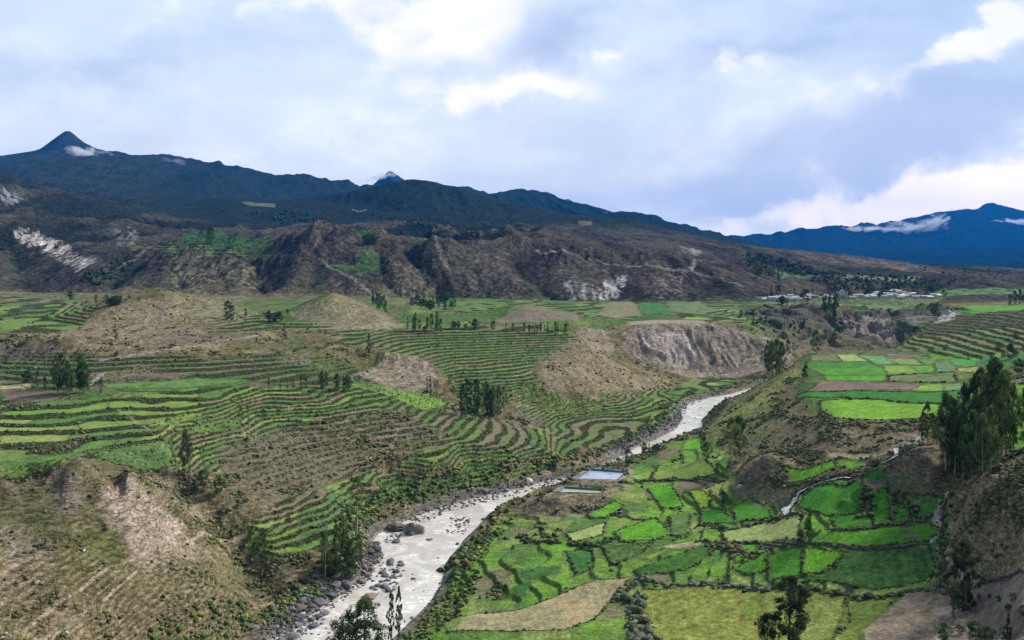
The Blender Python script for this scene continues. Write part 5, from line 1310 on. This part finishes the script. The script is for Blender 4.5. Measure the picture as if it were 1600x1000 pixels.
grove([(355, 500, 30, 'far', 1.2), (362, 501, 24, 'far', 1.2), (384, 497, 15, 'far', 1.3), (296, 506, 12, 'farslim', 1.), (288, 506, 10, 'farslim', 1.)], 'leafy tree on the right flank of the large left knoll', 'trees on the left knoll')
grove([(420, 502, 16, 'farround', .8), (428, 503, 14, 'farround', .8), (436, 502, 15, 'farround', .8), (449, 490, 7, 'farround', .8)], 'dark round tree between the two knolls', 'trees between the knolls')
grove(band('575,470 592,468 612,488 600,492', 10, 14, 24, ['far', 'farconi'], .9), 'tree in the ravine grove behind the second knoll', 'ravine grove')
grove(band('636,474 712,470 716,484 648,486', 18, 10, 16, ['far', 'farround'], 1.), 'tree in the distant grove between the far fields', 'distant grove')
grove([(574, 382, 15, 'farround', 1.), (580, 383, 17, 'farround', 1.), (586, 381, 15, 'farround', 1.)], 'tree in the small round grove on the mountain spur', 'round grove on the spur')
grove(band('140,470 185,466 190,476 150,480', 7, 10, 17, ['far', 'farround'], 1.2), 'dark tree at the mouth of the left gully', 'trees at the gully mouth')
grove(band('1285,478 1312,478 1308,505 1290,502', 10, 18, 28, ['far', 'farconi'], .9), 'tree in the ravine grove below the village', 'ravine grove below the village')
grove(band('1185,472 1275,468 1300,476 1200,480', 8, 8, 14, ['far', 'farround'], 1.), 'tree in front of the left part of the village', 'trees before the village')
grove(band('1190,458 1480,452 1478,464 1200,468', 30, 8, 15, ['far', 'farround', 'farconi'], 1.), 'tree standing among the village houses', 'trees among the village houses')
grove(band('1155,395 1235,420 1250,455 1190,440 1160,410', 22, 9, 16, ['far', 'farround', 'farconi'], 1.1), 'dark tree on the slope above the left end of the village', 'trees above the village, left')
grove([(1578, 476, 16, 'far', 1.3), (1586, 476, 22, 'far', 1.1), (1594, 476, 24, 'far', 1.1), (1602, 476, 22, 'far', 1.1)], 'dark tree on the skyline of the right-hand hill', 'trees on the right-hand hill')
grove([(1200, 545, 14, 'far', 1.2), (1232, 548, 18, 'far', 1.2), (1225, 530, 12, 'farround', 1.), (1265, 525, 14, 'far', 1.2), (1290, 530, 16, 'far', 1.2), (1310, 522, 12, 'farround', 1.), (1390, 492, 10, 'far', 1.), (1460, 492, 12, 'farround', .8)], 'dark tree in the gorge behind the upper terrace', 'trees in the gorge')
grove([(1580, 560, 22, 'round', 1.), (1592, 585, 24, 'round', 1.), (1588, 530, 12, 'round', 1.), (1560, 548, 14, 'round', .9)], 'rounded tree at the far right beyond the big grove', 'rounded trees beyond the big grove')
grove([(1475, 1000, 26, 'round', 1.), (1525, 1000, 28, 'round', 1.2), (1545, 1004, 24, 'round', 1.1), (1500, 990, 14, 'round', 1.)], 'leafy bush at the bottom right below the tall tufted eucalyptus', 'bushes at the bottom right', 'large_bush')
grove([(1529, 936, 8, 'round', .8), (1546, 936, 9, 'round', .8), (1560, 942, 12, 'round', .8), (1583, 940, 14, 'round', 1.), (1575, 955, 12, 'round', 1.1), (1598, 962, 16, 'round', 1.1)], 'brown rounded shrub on the dry pink ground at the right', 'rounded shrubs on dry ground', 'rounded_shrub')
# the woods on the far slopes read as one mass
TF, TT = [], []
for ps, n, h in (('1160,400 1250,430 1300,455 1480,450 1500,440 1400,432 1300,428 1220,405', 330, 8), ('1240,415 1310,425 1300,432 1240,428', 60, 7), ('380,335 470,330 520,345 440,352', 70, 9), ('540,330 700,345 760,370 640,360', 90, 6), ('1330,380 1560,425 1600,440 1480,440', 70, 5),
                 ('1180,462 1480,455 1480,462 1200,468', 60, 6), ('130,430 200,400 210,415 150,452', 60, 9), ('1120,480 1300,500 1260,530 1200,520', 50, 6)):
    for u, v, hh, k, wd in band(ps, n, h * .6, h * 1.2, ['far']):
        x, y, z = ground_hit(u, v)
        if y < 6000: TF.append((x, y, z)); TT.append(hh * y / F * .3)
A = np.array(TF); rr = np.array(TT)
n3 = 6; A3 = np.repeat(A, n3, 0) + rng.normal(0, 1, (len(A) * n3, 3)) * np.repeat(rr, n3)[:, None] * np.array([.45, .45, .5]); A3[:, 2] += np.repeat(rr, n3) * .5
a, b_, c = blobs(A3, np.repeat(rr, n3) * rng.uniform(.35, .7, len(A3)), np.array([(.030, .058, .034)]) * rng.uniform(.6, 1.5, (len(A3), 1)), 1, 1.1, .35)
tag(mesh_obj('far_woods', a, b_, SHM, colors=c), 'dark woods scattered over the distant slopes', kind='stuff')
# ------------------------------------------------------------------ ponds, houses, posts
PW = plain_mat('pond_lining', (.10, .14, .19), .7, 1., .2)
PBK = plain_mat('pond_bank', (.24, .19, .145), .9, .8, .3)


def pond(W, zp, wcol, label, cat='pond'):
    cx = sum(p[0] for p in W) / 4; cy = sum(p[1] for p in W) / 4
    t = thing('reservoir', label, cat, (cx, cy, zp))
    L = [(x - cx, y - cy) for x, y in W]
    off = lambda d: [(x * (1 + d / math.hypot(x, y)), y * (1 + d / math.hypot(x, y))) for x, y in L]
    mt, T, b = mat_new('pond_water'); g = T.new('ShaderNodeNewGeometry')
    T.l.new(T.mix(T.ramp(T.noise(g.outputs['Position'], .25, 3), .35, .65), wcol, tuple(c * 1.12 for c in wcol)), b.inputs['Base Color'])
    b.inputs['Roughness'].default_value = .06; b.inputs['Specular IOR Level'].default_value = .5
    mesh_obj('water_surface', np.array([(x, y, 0) for x, y in off(.3)]), [(0, 1, 2, 3)][::1], mt, t)
    i, o_ = off(.15), off(1.3); co = [(x, y, -.9) for x, y in off(-.8)] + [(x, y, .75) for x, y in i] + [(x, y, .78) for x, y in off(.55)]
    fs = [(k + a * 4, (k + 1) % 4 + a * 4, (k + 1) % 4 + (a + 1) * 4, k + (a + 1) * 4) for a in (0, 1) for k in range(4)]
    mesh_obj('lining', np.array(co), fs, PW, t)
    co = [(x, y, .79) for x, y in off(.56)] + [(x, y, 1.0) for x, y in off(1.6)] + [(x, y, -1.2) for x, y in off(4.2)]
    # a rough earthen rim, cut fine so that it can be uneven
    V, Fs = [], []; n = 120
    ring = []
    for d, z in ((.56, .70), (1.0, .95), (1.8, 1.0), (2.8, .5), (4.6, -1.0)):
        P = off(d); r_ = []
        for k in range(n):
            a = k / n * 4; s_ = int(a); f = a - s_; p, q = P[s_], P[(s_ + 1) % 4]
            x, y = p[0] + (q[0] - p[0]) * f, p[1] + (q[1] - p[1]) * f; j = .15 if z < .75 and d < 1 else .5
            r_.append((x + R.gauss(0, j * .4), y + R.gauss(0, j * .4), z * .8 + R.gauss(0, j * .22)))
        ring.append(r_); V += r_
    for a in range(4):
        for k in range(n): Fs.append((a * n + k, a * n + (k + 1) % n, (a + 1) * n + (k + 1) % n, (a + 1) * n + k))
    mesh_obj('earth_rim', np.array(V), Fs, PBK, t, smooth=True)
    return t


pond(*POND_W[0], (.30, .36, .43), 'larger upper pond with blue-grey water beside the river'); pond(*POND_W[1], (.34, .43, .27), 'smaller lower pond with pale greenish water beside the river')

WHITE = plain_mat('white_plaster', (.48, .47, .45), .8, .6, .12); CREAM = plain_mat('tan_adobe', (.38, .31, .25), .9, .6, .2); TIN = plain_mat('tin_roof', (.30, .31, .33), .5, .4, .15, .4); TIN2 = plain_mat('pale_roof', (.33, .32, .31), .5, .4, .15, .4)
CLAY = plain_mat('clay_roof', (.26, .14, .09), .85, .5, .2); DOORM = plain_mat('dark_opening', (.03, .032, .035), .6); GREYW = plain_mat('grey_wall', (.30, .30, .31), .9, 1., .2)


def prism(w, d, h, rise, over=.35):
    """gable roof as two thick slopes"""
    a, b_ = w / 2 + over, d / 2 + over; t = .18
    co = [(-a, -b_, h - .12), (a, -b_, h - .12), (a, 0, h + rise), (-a, 0, h + rise), (a, b_, h - .12), (-a, b_, h - .12)]
    co += [(x, y, z + t) for x, y, z in co]
    return co, [(0, 3, 2, 1), (3, 5, 4, 2), (6, 7, 8, 9), (9, 8, 10, 11), (0, 1, 7, 6), (4, 5, 11, 10), (0, 6, 9, 3), (3, 9, 11, 5), (1, 2, 8, 7), (2, 4, 10, 8)]


def box(x0, x1, y0, y1, z0, z1):
    return [(x0, y0, z0), (x1, y0, z0), (x1, y1, z0), (x0, y1, z0), (x0, y0, z1), (x1, y0, z1), (x1, y1, z1), (x0, y1, z1)], [(0, 3, 2, 1), (4, 5, 6, 7), (0, 1, 5, 4), (1, 2, 6, 5), (2, 3, 7, 6), (3, 0, 4, 7)]


def house_proto(w, d, h, rise, wm, rm, label, name='house', cat='house'):
    t = thing(name, label, cat)
    co = [(-w / 2, -d / 2, -1.5), (w / 2, -d / 2, -1.5), (w / 2, d / 2, -1.5), (-w / 2, d / 2, -1.5), (-w / 2, -d / 2, h), (w / 2, -d / 2, h), (w / 2, d / 2, h), (-w / 2, d / 2, h), (-w / 2, 0, h + rise), (w / 2, 0, h + rise)]
    fs = [(0, 1, 5, 4), (2, 3, 7, 6), (1, 2, 6, 9, 5), (3, 0, 4, 8, 7), (0, 3, 2, 1)]
    mesh_obj('wall', co, fs, wm, t); a, b_ = prism(w, d, h, rise); mesh_obj('roof', a, b_, rm, t)
    a, b_ = box(-.5, .5, -d / 2 - .06, -d / 2 + .02, 0, 2.0); mesh_obj('door', a, b_, DOORM, t)
    for x in (-w * .32, w * .32):
        a, b_ = box(x - .45, x + .45, -d / 2 - .06, -d / 2 + .02, 1., 1.95); mesh_obj('window', a, b_, DOORM, t)
    return t


VL = 'small house in the dense white row at the left end of the distant village'
protos = [house_proto(8, 5.5, 2.7, 1.3, WHITE, TIN2, VL), house_proto(10, 6, 3.0, 1.5, WHITE, TIN, VL), house_proto(7, 5, 2.6, 1.3, WHITE, CLAY, VL), house_proto(9, 5.5, 4.6, 1.2, WHITE, TIN2, VL), house_proto(9, 6, 2.8, 1.2, CREAM, TIN, VL), house_proto(14, 6, 3.2, 1.2, WHITE, TIN2, VL)]
spots = []
for (u0, u1, v0, v1, n, lab, grp) in ((1192, 1212, 469, 472, 5, VL, 'village, left end'), (1212, 1250, 465, 471, 15, VL, 'village, left end'), (1255, 1276, 464, 470, 8, 'house among trees just left of the church in the distant village', 'village, by the church'),
                                      (1282, 1308, 462, 470, 5, 'house among trees just left of the church in the distant village', 'village, by the church'), (1328, 1346, 462, 468, 6, 'house just right of the church in the distant village', 'village, right of the church'),
                                      (1352, 1372, 460, 468, 8, 'house in the middle of the distant village between dark trees', 'village, middle'), (1380, 1432, 461, 468, 15, 'house in the long bright row at the right part of the distant village', 'village, right row'),
                                      (1392, 1410, 455, 460, 4, 'house standing above the long bright row of the distant village', 'village, upper houses'), (1432, 1472, 461, 467, 5, 'outlying house at the far right end of the distant village', 'village, right end'),
                                      (548, 572, 328, 332, 5, 'tiny white house in the hamlet under the dark dome-shaped mountain', 'hamlet under the dark mountain')):
    for k in range(n): spots.append((u0 + (u1 - u0) * (k + R.uniform(.1, .9)) / n, R.uniform(v0, v1), lab, grp))
used = set()
for u, v, lab, grp in spots:
    x, y, z = ground_hit(u, v); k = R.choice((0, 0, 1, 2, 3, 3, 4, 5)); o = protos[k]; rz = R.choice((0, 0, .25, -.3, 1.4)) + R.uniform(-.12, .12)
    if k in used: o = copy_thing(o, (x, y, z + .1), rz, (.85, .85, .85), lab, grp)
    else: used.add(k); o.location = (x, y, z + .1); o.rotation_euler = (0, 0, rz); tag(o, lab, group=grp)
for k, o in enumerate(protos):
    if k not in used:
        for ch in list(o.children): bpy.data.objects.remove(ch)
        bpy.data.objects.remove(o)
x, y, z = ground_hit(1317, 466); t = thing('church', 'white church with a tall gabled front, highest building of the distant village', 'church', (x, y, z), .1)
co, fs = box(-3.2, 3.2, 0, 3, -1, 9); mesh_obj('facade', co + [(-3.2, 0, 9.01), (3.2, 0, 9.01), (3.2, 3, 9.01), (-3.2, 3, 9.01), (0, 0, 11.5), (0, 3, 11.5)], fs + [(8, 9, 12), (10, 11, 13), (9, 10, 13, 12), (11, 8, 12, 13)], WHITE, t)
co, fs = box(4.2, 7., .2, 3, -1, 8); mesh_obj('bell_tower', co, fs, WHITE, t); co = [(4, 0, 8), (7.2, 0, 8), (7.2, 3.2, 8), (4, 3.2, 8), (5.6, 1.6, 10.5)]; mesh_obj('tower_roof', co, [(0, 1, 4), (1, 2, 4), (2, 3, 4), (3, 0, 4), (0, 3, 2, 1)], TIN, t)
co, fs = box(-3, 4, 3.01, 16, -1, 5); mesh_obj('nave', co, fs, WHITE, t); co, fs = box(-1, 1, -.06, -.01, 0, 3.4); mesh_obj('door', co, fs, DOORM, t)
co = [(-3.4, 3.02, 5), (4.4, 3.02, 5), (.5, 3.02, 8), (-3.4, 16.3, 5), (4.4, 16.3, 5), (.5, 16.3, 8)]; mesh_obj('roof', co, [(0, 1, 2), (5, 4, 3), (0, 2, 5, 3), (2, 1, 4, 5), (1, 0, 3, 4)], TIN2, t)

x, y, z = ground_hit(966, 803); t = house_proto(1.7, 1.4, 1.1, .35, GREYW, TIN, 'tiny grey stone hut at the wall above the bowl-shaped meadow', 'field_hut', 'hut'); t.location = (x, y, z); t.rotation_euler = (0, 0, .3)
for u, v, hpx, lab in ((970, 846, 17, 'white scarecrow-like post in the bowl-shaped meadow'), (1204, 912, 20, 'thin pale pole at the corner of the curved lime plot')):
    x, y, z = ground_hit(u, v); h = hpx * y / F; t = thing('field_post', lab, 'post', (x, y, z))
    co, fs = tube([(0, 0, -.3), (.03, 0, h * .5), (0, .02, h)], [.11, .1, .09], 8); mesh_obj('pole', co, fs, WHITE, t)
    if u == 970:
        co, fs = tube([(-.75, 0, h * .78), (0, 0, h * .82), (.75, 0, h * .78)], [.08, .09, .08], 8); mesh_obj('crossbar', co, fs, WHITE, t)
        co, fs = tube([(0, 0, h * .45), (0, 0, h * .6), (0, 0, h * .88)], [.2, .33, .22], 8); mesh_obj('cloth', co, fs, WHITE, t)
# ------------------------------------------------------------------ shreds of cloud caught on the mountains


def mist(u, v, wpx, hpx, dens, label, seed, y=None, ang=0):
    if y is None: y = ground_hit(u, v)[1] - 160
    x = (u - 800) / F * y; z = CZ - (v - H0) * y / F; rx, rz = wpx * y / F / 2, hpx * y / F / 2; ry = min(rx * .5, 140)
    V, Fc = ICO[3]; m = bpy.data.materials.new('cloud_vapour'); m.use_nodes = True; T = NT(m.node_tree); T.n.clear()
    out = T.new('ShaderNodeOutputMaterial'); vol = T.new('ShaderNodeVolumePrincipled'); vol.inputs['Color'].default_value = (.93, .96, 1, 1)
    co = T.new('ShaderNodeTexCoord'); ln = T.new('ShaderNodeVectorMath', operation='LENGTH'); T.l.new(co.outputs['Object'], ln.inputs[0])
    mp = T.new('ShaderNodeMapping'); mp.inputs['Scale'].default_value = (rx / 110, ry / 110, rz / 55); mp.inputs['Location'].default_value = (seed * 3.1, seed, 0); T.l.new(co.outputs['Object'], mp.inputs[0])
    n = T.noise(mp.outputs[0], .9, 4, .6, .5); f = T.math('MULTIPLY_ADD', ln.outputs['Value'], -.6, T.math('MULTIPLY_ADD', n, 2.6, -.92))
    T.l.new(T.math('MULTIPLY', T.ramp(f, .0, .45), dens), vol.inputs['Density']); T.l.new(vol.outputs[0], out.inputs['Volume'])
    o = mesh_obj('mist', V, Fc, m); o.location = (x, y, z); o.scale = (rx, ry, rz); o.rotation_euler = (0, math.radians(-ang), 0)
    tag(o, label, kind='stuff')


for k, q in enumerate(((138, 238, 92, 30, .03, 'pale mist under the pointed left peak', None, -12), (268, 252, 60, 16, .012, 'thin mist on the rounded left crest', None, -10), 
                       (590, 276, 100, 14, .012, 'mist behind the dark dome-shaped mountain', 7000, 10), (1358, 358, 100, 12, .020, 'long low mist on the blue range', None, 0), (1422, 357, 130, 32, .018, 'ragged cloud in front of the blue range', None, 5),
                       (1455, 353, 70, 34, .016, 'white cloud shred beside the blue peak', None, 25), (1495, 332, 100, 18, .02, 'cloud behind the shoulder of the blue peak', 12500, 5), (1590, 349, 90, 20, .025, 'white cloud below the blue peak on the right', None, 0), (790, 303, 40, 6, .010, 'faint mist on the ridge beyond the dome', 4900, 0))):
    mist(q[0], q[1], q[2], q[3], q[4], q[5], k, q[6], q[7])
